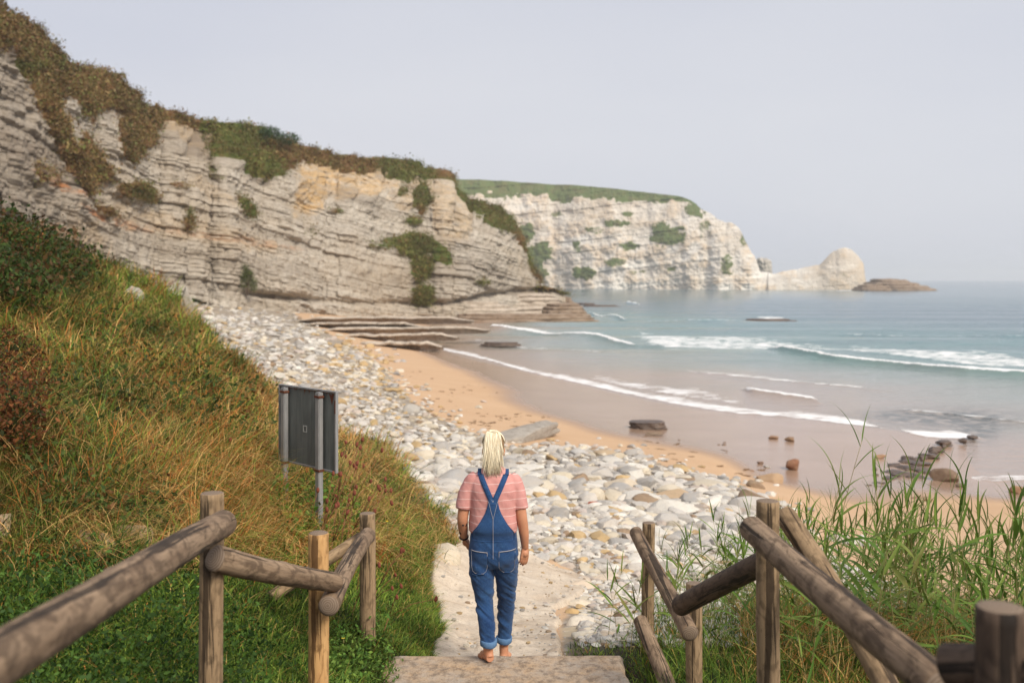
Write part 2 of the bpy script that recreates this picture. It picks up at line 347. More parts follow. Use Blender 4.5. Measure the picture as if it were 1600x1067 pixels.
# columns of the near cliff: photo column, distance of the foot, height row of the foot, distance of the top, row of the top
CC = np.array([
 (-420, 58, 420, 66, -240), (-200, 70, 415, 80, -140), (-80, 78, 413, 90, -45), (0, 84, 412, 98, 26), (30, 88, 412, 102, 44), (60, 92, 412, 106, 76), (100, 97, 415, 111, 108), (125, 99, 416, 114, 113),
 (160, 103, 420, 118, 122), (195, 107, 424, 122, 158), (215, 109, 427, 124, 172), (262, 114, 433, 130, 180), (300, 117, 440, 135, 192), (330, 120, 452, 138, 199), (380, 125, 470, 143, 203),
 (420, 129, 478, 147, 217), (450, 132, 484, 151, 228), (480, 134, 488, 155, 244), (520, 137, 490, 160, 250), (560, 140, 490, 164, 252), (610, 143, 490, 168, 253), (640, 145, 490, 171, 258), (660, 146, 490, 173, 268),
 (692, 148, 490, 176, 274), (704, 150, 489, 178, 290), (718, 152, 487, 180, 315), (740, 155, 485, 181, 322), (765, 160, 482, 182, 332), (788, 165, 478, 182, 348), (800, 168, 474, 182, 366), (812, 170, 470, 182, 395), (824, 172, 466, 181, 428), (838, 174, 468, 180, 446), (862, 175, 474, 180, 455), (880, 177, 480, 181, 462)], float)
nu = 1180; nt_ = 330
cu = np.linspace(-420, 880, nu); tt = np.linspace(0, 1, nt_)
# let the plan run in buttresses so that the face is not a flat curtain
def cols(k): 
    y = np.interp(cu, CC[:, 0], CC[:, k]); ker = np.ones(9) / 9
    return np.convolve(np.pad(y, 4, 'edge'), ker, 'valid') if k in (1, 3) else y
Yb, Vb, Yt, Vt = cols(1), cols(2), cols(3), cols(4)
butt = 5.0 * fbm(cu * .011, cu * 0, 0, 2, 41) + 1.0 * fbm(cu * .04, cu * 0, 0, 2, 42)
Yb = Yb + butt; Yt = Yt + butt * .7 + 1.5 * fbm(cu * .03, cu * 0, 0, 3, 43)
Vt = Vt + 4 * fbm(cu * .05, cu * 0, 0, 3, 44) + 3 * fbm(cu * .18, cu * 0, 0, 2, 45)
U2, T2 = np.meshgrid(cu, tt)
prof = T2 + .10 * np.sin(T2 * 6.28) * 0 + .12 * (T2 ** 2 - T2) * -1 * 0
lean = .38 * T2 + .62 * T2 ** 2.6                                  # steep low down, laid back at the top
YY = Yb[None] + (Yt - Yb)[None] * lean
Zb = CZ - (Vb - HOR) / F * Yb - 2.0; Ztp = CZ - (Vt - HOR) / F * Yt
ZZ = Zb[None] + (Ztp - Zb)[None] * T2
XX = (U2 - 800) / F * YY
s_ = np.cumsum(np.r_[0, np.hypot(np.diff((cu - 800) / F * Yb), np.diff(Yb))])[None] + 0 * T2
# pixel row for authoring where plants and stains sit
VV = HOR - (ZZ - CZ) / YY * F
dip = ZZ + .17 * s_ + 1.6 * fbm(s_ * .02, ZZ * .0, 0, 3, 61)
veg = np.zeros(U2.shape); rustv = np.zeros(U2.shape); yel = np.zeros(U2.shape)
wob1 = fbm(s_ * .25, ZZ * .25, 0, 5, 70); wob2 = fbm(s_ * .9, ZZ * .9, 0, 4, 71)
band = np.interp(cu, [-420, 0, 40, 90, 150, 200, 225, 262, 300, 330, 400, 440, 480, 560, 620, 660, 700, 740, 780, 800, 812, 850], [60, 60, 75, 70, 60, 55, 22, 18, 14, 30, 34, 34, 20, 18, 22, 12, 10, 16, 14, 12, 4, 0])[None]
dv = VV - np.interp(U2, cu, Vt)
veg = np.maximum(veg, sstep(1.3, .7, (dv / np.maximum(band, .5)) + wob1 * .9 + wob2 * .35))
def vb(u, v, ru, rv, a=1.0, rot=0, kind=0):
    c, s = math.cos(R(rot)), math.sin(R(rot)); du = (U2 - u) * c + (VV - v) * s; dw = -(U2 - u) * s + (VV - v) * c
    m = sstep(.95, .55, np.sqrt((du / ru) ** 2 + (dw / rv) ** 2) - wob1 * .45 - wob2 * .3) * a
    np.maximum(veg, m, out=veg) if kind == 0 else (np.maximum(yel, m, out=yel) if kind == 1 else np.maximum(rustv, m, out=rustv))
for a in [(60,190,22,95,1,-28),(95,260,18,60,1,-30),(185,215,26,42),(200,300,45,18,.8,15),(215,205,24,26),(285,345,14,26,.8),(375,320,10,36,.8,-38),(150,330,30,12,.6,20),(650,310,22,36),(600,380,20,12,.6),(640,385,32,26),
          (650,420,26,26),(655,462,25,24),(690,400,8,40,.8,-20),(640,345,22,10,.7),(760,350,40,10,.9,22),(350,230,40,30),(395,245,40,36,.9),(420,260,30,26,.8),(470,360,6,20,.4),(340,270,8,20,.5,-30),(740,440,24,7,.6),(270,290,20,8,.5),(130,255,20,60,.9,-35),(615,300,12,18,.6),(525,330,14,5,.6),(572,383,20,6,.6)]: vb(*a)
for a in [(300,215,75,22,.95,22),(500,275,80,28,1),(560,285,90,30,.8),(470,300,34,50,1),(640,300,70,40,.5),(330,300,60,14,.35,30),(250,350,200,24,.4,12),(110,370,60,50,.55,20),(700,330,30,60,.5)]: vb(*a, kind=1)
for a in [(70,290,60,10,.9,22),(130,335,60,8,.9,22),(60,355,70,10,.6,20),(40,270,30,20,.5)]:
    vb(*(a + (2,)))
for a in [(170,345,90,8,.5,18),(330,370,160,7,.35,8)]: vb(*(a + (2,)))
rel = strata_relief(s_, dip, [(2.9, 1.1), (1.05, .95), (.45, .5)], 5, 1.3) * (1 + .7 * fbm(s_ * .07, ZZ * .12, 0, 3, 80))
upper = sstep(.62, .8, T2) * sstep(200, 300, U2) * sstep(820, 700, U2)
chunk = 2.2 * vnoise(s_ * .40, ZZ * .10, 0, 90) + 1.4 * np.floor(vnoise(s_ * .9, ZZ * .4, 0, 91) * 4) / 4 + .7 * vnoise(s_ * 1.6, ZZ * .9, 0, 92)
rel = rel * (1 - .75 * upper) + chunk * upper
rel = rel * (1 - .6 * veg) + veg * (.9 + .8 * wob2 + .9 * vnoise(s_ * 1.7, ZZ * 1.7, 0, 95))
rel = rel + 1.2 * fbm(s_ * .08, ZZ * .11 + s_ * .02, 0, 4, 96) + .25 * fbm(s_ * 1.2, ZZ * 1.2, 0, 3, 97)
undercut = -1.7 * (.35 + 1.3 * vnoise(s_ * .12, s_ * 0, 0, 98)) * np.exp(-((VV - np.interp(U2, [-420, 330, 450, 560, 700, 800, 880], [440, 452, 466, 474, 474, 455, 452])) / 5) ** 2) * sstep(300, 420, U2)
rel = rel + undercut * (1 - veg)
# push along the outward direction of the face (towards the beach)
tx = np.gradient((cu - 800) / F * Yb); ty = np.gradient(Yb); ln = np.hypot(tx, ty); nx, ny = ty / ln, -tx / ln
XX = XX + nx[None] * rel; YY = YY + ny[None] * rel; ZZ = ZZ + .12 * rel * (T2 > .97)
# grassy top running back inland
BK = []
for q, dz in ((2, .35), (5, .5), (12, .2), (30, -1), (80, -3), (160, -6)):
    BK.append(np.stack([XX[-1] - nx * q * .6 - q * .5, YY[-1] + q * .8, ZZ[-1] + dz], -1))
P = np.concatenate([np.stack([XX, YY, ZZ], -1), np.array(BK)], 0)
pad = lambda a, v: np.concatenate([a, np.full((len(BK), nu), v)], 0)
tone = pad(bedtone(s_, dip, .8, 7) * .5 + bedtone(s_, dip, 2.3, 9) * .5, .5)
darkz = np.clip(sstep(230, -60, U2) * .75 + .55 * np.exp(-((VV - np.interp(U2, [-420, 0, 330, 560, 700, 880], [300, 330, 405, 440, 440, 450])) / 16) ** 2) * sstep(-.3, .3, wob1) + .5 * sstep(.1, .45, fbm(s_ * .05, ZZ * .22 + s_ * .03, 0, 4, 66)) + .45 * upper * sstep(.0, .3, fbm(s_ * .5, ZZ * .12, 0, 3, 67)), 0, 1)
kindv = sstep(.35, .65, vnoise(U2 * .02, VV * .03, 0, 15) + .25 * (U2 > 560) + .12 * sstep(320, 350, U2) * sstep(440, 420, U2) - .35 * (U2 < 300))

def rock_mat(name, c0, c1, c2, vegc, scale=1.0, crev=.85, bd=.45):
    b = NB(name); p = b.pos((1, 1, 2.6)); ps = b.pos()
    n1 = b.noise(p, .45 * scale, 6, .62); n2 = b.noise(b.pos((1, 1, 5)), 1.3 * scale, 5, .65); n3 = b.noise(ps, .09 * scale, 3)
    c = b.mix(b.mr(n1, .3, .7), c0, c1); c = b.mix(b.mr(b.attr('tone'), .25, .85), c, b.mix(.5, c, c2))
    c = b.mix(b.math('MULTIPLY', b.attr('yellow'), b.mr(b.noise(p, .5, 5, .65), .28, .58, 0, 1)), c, b.mix(n1, (.66, .46, .24), (.52, .31, .12)))
    c = b.mix(b.mr(n2, .5, .66, 0, crev), c, b.mix(.75, c, (.13, .105, .08)))  # dark bedding layers, with crevice shade painted into the rock colour
    c = b.mix(b.mr(n3, .42, .68, 0, .6), c, (.40, .315, .22))
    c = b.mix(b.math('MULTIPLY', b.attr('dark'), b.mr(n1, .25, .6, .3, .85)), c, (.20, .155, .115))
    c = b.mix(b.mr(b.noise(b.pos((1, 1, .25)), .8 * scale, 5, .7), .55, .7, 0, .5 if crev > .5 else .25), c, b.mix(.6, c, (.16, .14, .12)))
    c = b.mix(b.math('MULTIPLY', b.attr('rust'), b.mr(b.noise(p, .8, 4), .38, .6)), c, (.42, .17, .06))
    vn = b.noise(ps, .55 * scale, 5, .7); vg = b.mix(b.mr(b.noise(ps, 1.9 * scale, 4, .7), .3, .7), vegc[0], vegc[1])
    vg = b.mix(b.math('MULTIPLY', b.attr('green'), b.mr(vn, .3, .55)), vg, vegc[2])
    vm = b.mr(b.math('ADD', b.attr('veg'), b.mr(b.noise(ps, 1.0 * scale, 6, .75), .25, .75, -.28, .28)), .42, .6)
    c = b.mix(vm, c, vg)
    b.bump(b.math('ADD', n2, b.math('MULTIPLY', b.noise(ps, 2.2 * scale, 5, .7), .7)), .8, bd / scale)
    return b.out(c)
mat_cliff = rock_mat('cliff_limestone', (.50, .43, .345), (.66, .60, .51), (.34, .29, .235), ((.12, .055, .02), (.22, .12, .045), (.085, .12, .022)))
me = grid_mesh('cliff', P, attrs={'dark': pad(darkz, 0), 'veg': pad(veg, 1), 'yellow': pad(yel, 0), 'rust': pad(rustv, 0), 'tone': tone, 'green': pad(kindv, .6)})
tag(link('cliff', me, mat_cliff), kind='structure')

# ------------------------------------------------------------------ heath on the cliff: leafy tufts, too many to count
def tuft_mesh(name, pts, nrm, size, colr, k=7, mat=None, spread=1.0, seed=0, var=.33):
    """k small leaf shaped faces round every point"""
    g = np.random.default_rng(seed); n = len(pts)
    c = np.repeat(pts, k, 0) + g.normal(0, 1, (n * k, 3)) * np.repeat(size, k)[:, None] * spread * np.array([1, 1, .7])
    s = np.repeat(size, k) * g.uniform(.25, .6, n * k)
    d1 = g.normal(0, 1, (n * k, 3)); d1 /= np.linalg.norm(d1, axis=1)[:, None]; d2 = np.cross(d1, g.normal(0, 1, (n * k, 3))); d2 /= np.linalg.norm(d2, axis=1)[:, None]
    q = np.stack([c - d1 * s[:, None], c - d2 * s[:, None] * .5, c + d1 * s[:, None], c + d2 * s[:, None] * .5], 1)
    cc = np.repeat(np.repeat(colr, k, 0) * g.uniform(1 - var, 1 + var, (n * k, 1)), 4, 0)
    return new_mesh(name, q.reshape(-1, 3), quads=np.arange(n * k * 4).reshape(-1, 4), smooth=False, colattr=cc)
b = NB('leaf_tone'); mat_leaf = b.out(b.attr('tone', 'Color'), .6)
b.b.inputs['Subsurface Weight'].default_value = 0
fl = veg.ravel(); g = np.random.default_rng(3); pp = (fl ** 2) * (YY.ravel() < 400) * np.where(cu[None] < -120, 0, 1).repeat(1, 0).ravel().repeat(1) if False else (veg ** 2 * (U2 > -60)).ravel()
idx = g.choice(len(pp), 70000, p=pp / pp.sum())
hp = np.stack([XX, YY, ZZ], -1).reshape(-1, 3)[idx] + g.normal(0, .25, (len(idx), 3)); kk = kindv.ravel()[idx]
br = np.array([.15, .075, .028]); gr = np.array([.10, .135, .025]); ol = np.array([.24, .165, .06]); rd = np.array([.17, .06, .03])
kk = np.clip(kk * 1.0 + .25, 0, 1); m1 = g.random(len(idx)); base = np.where((m1 < kk * .75)[:, None], gr, np.where((g.random(len(idx)) < .5)[:, None], br, np.where((g.random(len(idx)) < .6)[:, None], ol, rd)))
sz = g.uniform(.10, .30, len(idx)) * np.where(g.random(len(idx)) < .12, 1.8, 1)
tag(link('heath', tuft_mesh('heath', hp, None, sz, (base * .6 + base.mean(0) * .4) * (1 + .5 * fbm(hp[:, 0] * .25 + hp[:, 1] * .2, hp[:, 2] * .3, 0, 4, 44))[:, None], 5, seed=4, var=.15), mat_leaf), kind='stuff')

# shrub in the cliff niche and the little pine on the cliff top: things of their own
def crown_points(n, rx, ry, rz, seed, lumps=6):
    g = np.random.default_rng(seed); cs = g.normal(0, .45, (lumps, 3)) * (rx, ry, rz); rs = g.uniform(.35, .6, lumps)
    i = g.integers(0, lumps, n); d = g.normal(0, 1, (n, 3)); d /= np.linalg.norm(d, axis=1)[:, None]
    return cs[i] + d * (rs[i] * g.uniform(.55, 1.0, n) ** .6)[:, None] * (rx, ry, rz)
def tube(path, radii, seg=8, cap=True):
    """verts and faces of a tapered tube along a path"""
    P = np.asarray(path, float); n = len(P); T = np.gradient(P, axis=0); T /= np.linalg.norm(T, axis=1)[:, None]
    a = np.array([0, 0, 1.0]) if abs(T[0][2]) < .9 else np.array([1.0, 0, 0]); V_ = []; r = np.broadcast_to(radii, (n,))
    nrm = a - T[0] * (a @ T[0]); nrm /= np.linalg.norm(nrm)
    for i in range(n):
        nrm = nrm - T[i] * (nrm @ T[i]); nrm /= np.linalg.norm(nrm); bn = np.cross(T[i], nrm)
        t = np.arange(seg) / seg * 2 * math.pi
        V_.append(P[i] + r[i] * (np.cos(t)[:, None] * nrm + np.sin(t)[:, None] * bn))
    V_ = np.concatenate(V_); Q = grid_faces(n, seg, True); Tt = []
    if cap:
        V_ = np.vstack([V_, P[0], P[-1]]); a0, a1 = len(V_) - 2, len(V_) - 1
        Tt = [(a0, (j + 1) % seg, j) for j in range(seg)] + [(a1, (n - 1) * seg + j, (n - 1) * seg + (j + 1) % seg) for j in range(seg)]
    return V_, Q, np.array(Tt, int).reshape(-1, 3)
def merge(parts):
    Vs, Qs, Ts, o = [], [], [], 0
    for v, q, t in parts:
        Vs.append(v); Qs.append(np.asarray(q, int).reshape(-1, 4) + o); Ts.append(np.asarray(t, int).reshape(-1, 3) + o); o += len(v)
    return np.concatenate(Vs), np.concatenate(Qs), np.concatenate(Ts)
b = NB('bark'); mat_bark = b.out(b.mix(b.noise(b.pos((3, 3, 1)), 3, 4), (.07, .05, .035), (.16, .12, .09)))
def shrub(name, loc, rx, ry, rz, base, label, cat, n=900, size=.25, seed=1, trunk=1.5, group=None):
    t = empty(name, loc, label, cat, group)
    v = crown_points(n, rx, ry, rz, seed) + (0, 0, rz * .6 + trunk * .5); g = np.random.default_rng(seed)
    cc = np.array(base)[None] * g.uniform(.6, 1.5, (n, 1))
    link('crown', tuft_mesh('crown', v, None, np.full(n, size), cc, 5, seed=seed), mat_leaf, t)
    pr = [tube([(0, 0, -.5), (.1, 0, trunk * .4), (.15, 0, trunk)], [.16, .12, .07])]
    for k in range(5):
        a = k * 1.3; pr.append(tube([(.1, 0, trunk * .5), (math.cos(a) * rx * .4, math.sin(a) * ry * .4, trunk * .6 + rz * .4), (math.cos(a) * rx * .75, math.sin(a) * ry * .7, trunk * .6 + rz * .7)], [.08, .05, .02], 5))
    v, q, tt_ = merge(pr); link('trunk', new_mesh('trunk', v, q, tt_), mat_bark, t); return t
p = px(398, 222, 141); shrub('pine_tree', (p[0], p[1], p[2] - .6), 3.0, 2.2, 1.35, (.030, .062, .022), 'small dark green wind-bent pine tree standing on the cliff top', 'tree', 1500, .24, 3, 1.0)
p = px(386, 455, 122.5); shrub('cliff_shrub', (p[0], p[1], p[2]), 1.0, .9, 1.9, (.07, .085, .02), 'small dark olive shrub growing low on the pale cliff face above the stones', 'shrub', 700, .2, 5, 1.2)

# ------------------------------------------------------------------ far headland
HC = np.array([(560, 660, 449, 700, 282), (700, 650, 450, 690, 281), (800, 640, 451, 680, 284), (900, 625, 452, 662, 290), (1000, 610, 453, 645, 300), (1060, 600, 453, 634, 307), (1078, 597, 453, 630, 312), (1095, 595, 453, 626, 328), (1110, 593, 453, 622, 335),
 (1122, 592, 453, 620, 345), (1140, 590, 453, 616, 348), (1154, 589, 453, 612, 356), (1165, 588, 453, 608, 380), (1180, 587, 453, 604, 405), (1188, 586, 453, 600, 424), (1210, 584, 454, 596, 427), (1250, 582, 454, 594, 420), (1280, 580, 454, 593, 414),
 (1292, 579, 454, 593, 402), (1300, 579, 454, 593, 394), (1312, 578, 454, 593, 388), (1320, 578, 454, 593, 386), (1332, 578, 454, 593, 390), (1342, 578, 454, 592, 400), (1349, 578, 454, 590, 412), (1352, 578, 454, 587, 436), (1356, 578, 454.5, 586, 446)], float)
hu = np.linspace(560, 1356, 900); ht = np.linspace(0, 1, 200); U3, T3 = np.meshgrid(hu, ht)
hYb, hVb, hYt, hVt = [np.interp(hu, HC[:, 0], HC[:, k]) for k in (1, 2, 3, 4)]
hVt = hVt + 1.6 * fbm(hu * .09, hu * 0, 0, 3, 22) * (hu > 1065)
Yh = hYb + (hYt - hYb) * (.4 * T3 + .6 * T3 ** 3); bt = 14 * fbm(hu * .012, hu * 0, 0, 4, 23); Yh = Yh + bt[None] * (1 - .3 * T3) * (hu < 1200)
hZb = CZ - (hVb - HOR) / F * hYb - 2; hZt = CZ - (hVt - HOR) / F * hYt
Zh = hZb + (hZt - hZb) * T3; Xh = (U3 - 800) / F * Yh; Vh = HOR - (Zh - CZ) / Yh * F
w1 = fbm(U3 * .06, Vh * .08, 0, 5, 24); w2 = fbm(U3 * .2, Vh * .25, 0, 4, 25)
hdip = Zh - .03 * (U3 - 560) + 2 * fbm(U3 * .01, U3 * 0, 0, 3, 26)
fade = np.interp(hu, [560, 1180, 1200, 1290, 1356], [1, 1, .25, .5, .2])[None]
rel = (strata_relief(U3 * .4, hdip, [(7, 2.0), (2.6, 1.3)], 27) + 2.2 * w1 + .8 * w2 + 2.6 * np.abs(fbm(U3 * .025, Vh * .02, 0, 3, 28))) * fade
Yh = Yh - rel
bandh = np.interp(hu, [560, 700, 850, 1000, 1060, 1085, 1100], [26, 26, 26, 14, 10, 3, 0])[None]
veg3 = sstep(1.25, .75, (Vh - hVt[None]) / np.maximum(bandh, .01) + w1 * .7 + w2 * .2) * (bandh > .5)
def hb(u, v, ru, rv, a=1):
    m = sstep(.95, .5, np.sqrt(((U3 - u) / ru) ** 2 + ((Vh - v) / rv) ** 2) - w1 * .5 - w2 * .35) * a; np.maximum(veg3, m, out=veg3)
for a in [(980,335,20,6,.7),(1050,420,12,6,.6),(1160,375,8,14,.6),(900,385,10,14,.6),(1000,425,26,5,.5),(822,368,18,20),(840,400,26,28),(840,425,24,10,.9),(912,427,24,14),(1040,365,34,22,.9),(1022,372,20,12,.9),(1085,330,22,18,.7),(965,350,30,8,.8),(985,385,22,9,.7),(1135,410,18,26,.6),(870,335,20,7,.6),(960,410,22,8,.6),(1100,360,14,22,.5),(1315,430,10,5,.4),(930,360,18,8,.6)]: hb(*a)
Ph = [np.stack([Xh, Yh, Zh], -1)]
for q, dz in ((15, .4), (60, 1.0), (150, 1)):
    Ph.append(np.stack([Xh[-1] * (1 + 0 * q), Yh[-1] + q * np.where(hu < 1060, 1, .12), hZt + dz * np.where(hu < 1060, 1, -6 - q * .02)], -1)[None])
Ph = np.concatenate(Ph, 0); padh = lambda a, v: np.concatenate([a, np.full((3, len(hu)), v)], 0)
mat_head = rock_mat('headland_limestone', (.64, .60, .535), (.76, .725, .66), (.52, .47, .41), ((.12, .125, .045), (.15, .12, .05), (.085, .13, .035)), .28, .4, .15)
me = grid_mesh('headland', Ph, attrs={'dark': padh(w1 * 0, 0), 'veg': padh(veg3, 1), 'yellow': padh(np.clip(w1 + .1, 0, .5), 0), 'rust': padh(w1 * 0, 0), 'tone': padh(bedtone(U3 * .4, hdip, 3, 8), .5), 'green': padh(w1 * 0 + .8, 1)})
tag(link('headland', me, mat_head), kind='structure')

# ------------------------------------------------------------------ rock masses
def ico(sub):
    bm = bmesh.new(); bmesh.ops.create_icosphere(bm, subdivisions=sub, radius=1); v = np.array([q.co[:] for q in bm.verts]); f = np.array([[x.index for x in q.verts] for q in bm.faces]); bm.free(); return v, f
ICO = {k: ico(k) for k in (1, 2, 3, 4)}
def stone_shape(sub, seed, cuts=9, flat=1.0, rough=.06):
    v, f = ICO[sub]; v = v.copy(); g = np.random.default_rng(seed)
    for _ in range(cuts):
        n_ = g.normal(0, 1, 3); n_ /= np.linalg.norm(n_); dcut = g.uniform(.55, .88); dd = v @ n_; v -= np.maximum(dd - dcut, 0)[:, None] * n_ * .93
    v *= 1 + rough * fbm(v[:, 0] * 2.2 + seed, v[:, 1] * 2.2, v[:, 2] * 2.2, 3, seed)[:, None]
    v = v / np.abs(v).max(0); v[:, 2] *= flat; return v, f
def layered_rock(name, loc, sx, sy, sz, layers, mat, label, cat='rock', seed=0, rot=0, taper=.5, group=None, sub=4, skew=0):
    """a bedded outcrop: rough ellipse in plan, stepped in plates"""
    g = np.random.default_rng(seed); na, nl = 90, layers * 6
    th = np.linspace(0, 2 * math.pi, na, endpoint=False); rows = []
    for i in range(nl + 1):
        h = i / nl; L = math.floor(h * layers - 1e-6); fr = h * layers - L
        ls = 1 - taper * (L / layers) ** 1.2 + g.uniform(-.02, .02); ed = .94 + .06 * min(1, 4 * min(fr, 1 - fr) + .1)
        r = ls * ed * (1 + .22 * fbm(np.cos(th) * 1.6 + seed, np.sin(th) * 1.6, L * .35, 4, seed) + .10 * fbm(np.cos(th) * 6, np.sin(th) * 6, L * 3.1, 3, seed + 9))
        if i == nl: r = r * .97
        c, s = np.cos(th), np.sin(th); c = np.sign(c) * np.abs(c) ** .8; s = np.sign(s) * np.abs(s) ** .8
        rows.append(np.stack([c * r * sx + skew * h, s * r * sy, 0 * th + h * sz - .25 * sz + .1 * sz * fbm(np.cos(th) * 1.5, np.sin(th) * 1.5, 0, 3, seed + 4) * h], -1))
    for q in (.6, .3, .02):
        z = sz * .77 + .10 * sz * fbm(np.cos(th) * 3 * q, np.sin(th) * 3 * q, 0, 3, seed + 4); rows.append(np.stack([rows[nl][:, 0] * q, rows[nl][:, 1] * q, z], -1))
    P = np.array(rows); me = new_mesh(name, P.reshape(-1, 3), quads=grid_faces(len(rows), na, True))
    o = link(name, me, mat, None, loc); o.rotation_euler = (0, 0, R(rot)); return tag(o, label, cat, group)
def small_rock_mat(name, c0, c1, dark, spec=.3, rough=.85, sc=1.0):
    b = NB(name); p = b.coord('Object', (1, 1, 2.2)); n1 = b.noise(p, 1.6 * sc, 5, .6); n2 = b.noise(b.coord('Object', (1, 1, 4)), 5 * sc, 4, .65)
    c = b.mix(b.mr(n1, .35, .65), c0, c1); c = b.mix(b.mr(n2, .52, .7, 0, .8), c, dark); b.bump(n2, .6, .08 / sc); b.b.inputs['Specular IOR Level'].default_value = spec
    return b.out(c, rough)
m_ledge = small_rock_mat('ledge_rock', (.40, .33, .26), (.54, .46, .375), (.10, .08, .065), sc=.5)
m_brown = small_rock_mat('brown_shore_rock', (.20, .135, .085), (.33, .25, .185), (.07, .05, .04), sc=.5)
m_wet = small_rock_mat('wet_dark_rock', (.060, .042, .033), (.15, .10, .07), (.03, .024, .02), .5, .45)
m_grey = small_rock_mat('grey_slab_rock', (.30, .265, .225), (.40, .36, .31), (.17, .14, .115), sc=1.5)
m_pale = small_rock_mat('pale_far_rock', (.42, .38, .33), (.52, .48, .42), (.25, .21, .18), sc=.15)
def on(u, v, z):      # point of the plane at height z that the photo shows at u, v
    Y = F * (CZ - z) / (v - HOR); return ((u - 800) / F * Y, Y, z)
L = layered_rock
# bedding ledges running out across the top of the beach: long narrow plates
def ledge(u0, u1, v, z, h, w, label, seed, tilt=0, mat=None):
    p0 = np.array(on(u0, v, z)); p1 = np.array(on(u1, v + tilt, z)); g = np.random.default_rng(seed); n_ = 70
    t = np.linspace(0, 1, n_); c = p0[None] * (1 - t[:, None]) + p1[None] * t[:, None]; wd = w * (.25 + .75 * np.sin(np.pi * np.clip(t * .9 + .06, 0, 1)) ** .5) * (1 + .2 * fbm(t * 9, t * 0, 0, 3, seed))
    fr = .8 * fbm(t * 5, t * 0 + seed, 0, 3, seed) + .18 * fbm(t * 40, t * 0, 0, 2, seed); hh = h * (np.clip(np.minimum(t, 1 - t) * 7, .15, 1)) * (1 + .25 * fbm(t * 12, t * 0, 0, 3, seed + 1)); z0 = 0 * t
    rows = [np.stack([c[:, 0], c[:, 1] + fr + oy * 1.0 + iy * wd, c[:, 2] + q * hh - .3 * (q == 0) + .02 * h * fbm(t * 20, t * 0 + q, 0, 2, seed)], -1) for (oy, iy, q) in
            [(1.0, 0, 0), (.95, 0, .42), (.1, 0, .50), (-.12, 0, .72), (0, 0, 1.0), (0, .3, 1.04), (0, .7, .9), (0, 1, .5), (.2, 1, 0)]]  # lower front cut back so the overhang keeps it in shadow
    P = np.array(rows); P = np.concatenate([P.mean(0, keepdims=True)[:, :, :], P], 0)[1:]
    me = grid_mesh('rock_ledge', P); o = link('rock_ledge', me, mat or m_ledge); return tag(o, label, 'rock ledge', 'bedding ledges stepping down to the sand below the cliff')
ledge(455, 740, 503, 1.9, .45, 4, 'highest long thin rock ledge, nearest the foot of the cliff', 1, -1)
ledge(462, 660, 511, 1.6, .40, 3.5, 'second highest thin rock ledge, its left end among the white stones', 2, 0)
ledge(480, 765, 521, 1.2, .42, 3.5, 'longest flat rock ledge, in the middle of the stepped row', 3, -4)
ledge(515, 715, 531, .85, .42, 3, 'second lowest flat rock ledge beside the orange sand', 4, -3)
ledge(545, 690, 545, .5, .5, 3, 'lowest and nearest thick rock ledge with dark undercut front beside the sand', 5, -1)
def outcrop(u, v, z, sx, sy, sz, lay, mat, label, seed, **k): L('rock_outcrop', on(u, v, z), sx, sy, sz, lay, mat, label, 'rock', seed, **k)
outcrop(790, 488, .3, 13, 8, 4.2, 6, m_ledge, 'broad pale layered outcrop at the foot of the cliff corner', 11, taper=.45)
outcrop(700, 492, .5, 12, 6, 2.8, 5, m_ledge, 'low layered shelf under the overgrown gully of the cliff', 15, taper=.4)
outcrop(842, 486, .1, 9, 7, 4.6, 8, m_brown, 'brown layered outcrop with stacked plates where the cliff meets the surf', 12, taper=.55)
outcrop(882, 494, .0, 4.2, 4, 2.7, 5, m_brown, 'rough brown outcrop at the seaward tip of the near cliff', 13, taper=.5)
outcrop(815, 500, .1, 11, 3, 1.2, 3, m_brown, 'low brown shelf of rock at the edge of the surf below the cliff corner', 14, taper=.35)
outcrop(912, 477, .0, 3.2, 3, .7, 2, m_wet, 'small dark rock in the water off the tip of the near cliff', 16, taper=.5)
outcrop(938, 479, .0, 4.2, 2, .45, 2, m_wet, 'low dark flat rock awash to the right of the cliff tip', 17, taper=.4)
p = on(1405, 454, 0); L('rock_islet', p, 22, 18, 8.0, 5, m_brown, 'low brown rocky islet at the tip of the far headland', 'islet', 21, taper=.75, skew=-6)
p = on(1360, 454.3, 0); L('rock_islet', p, 10, 10, 4.5, 4, m_brown, 'small brown rock between the white sea stack and the low islet', 'islet', 24, taper=.6)
p = px(1193, 453, 640); L('sea_stack', (p[0], p[1], 0), 5.6, 6, 24.5, 9, m_pale, 'small square layered rock tower behind the neck of the far headland', 'sea stack', 22, taper=.12)
outcrop(1200, 501.5, 0, 3.9, 1.8, .4, 2, m_wet, 'dark flat reef rock awash in the middle of the bay', 23, taper=.5)
outcrop(783, 539, .0, 1.8, .9, .35, 2, m_wet, 'thin dark slab lying in the shallow surf near the ledges', 25, taper=.4)
outcrop(1012, 667, .2, .74, .5, .30, 4, m_wet, 'flat dark layered slab alone on the wet sand above the driftline', 26, taper=.1)
outcrop(1022, 678, .24, .3, .12, .08, 2, m_brown, 'thin brown stone on the wet sand just below the flat dark slab', 27)
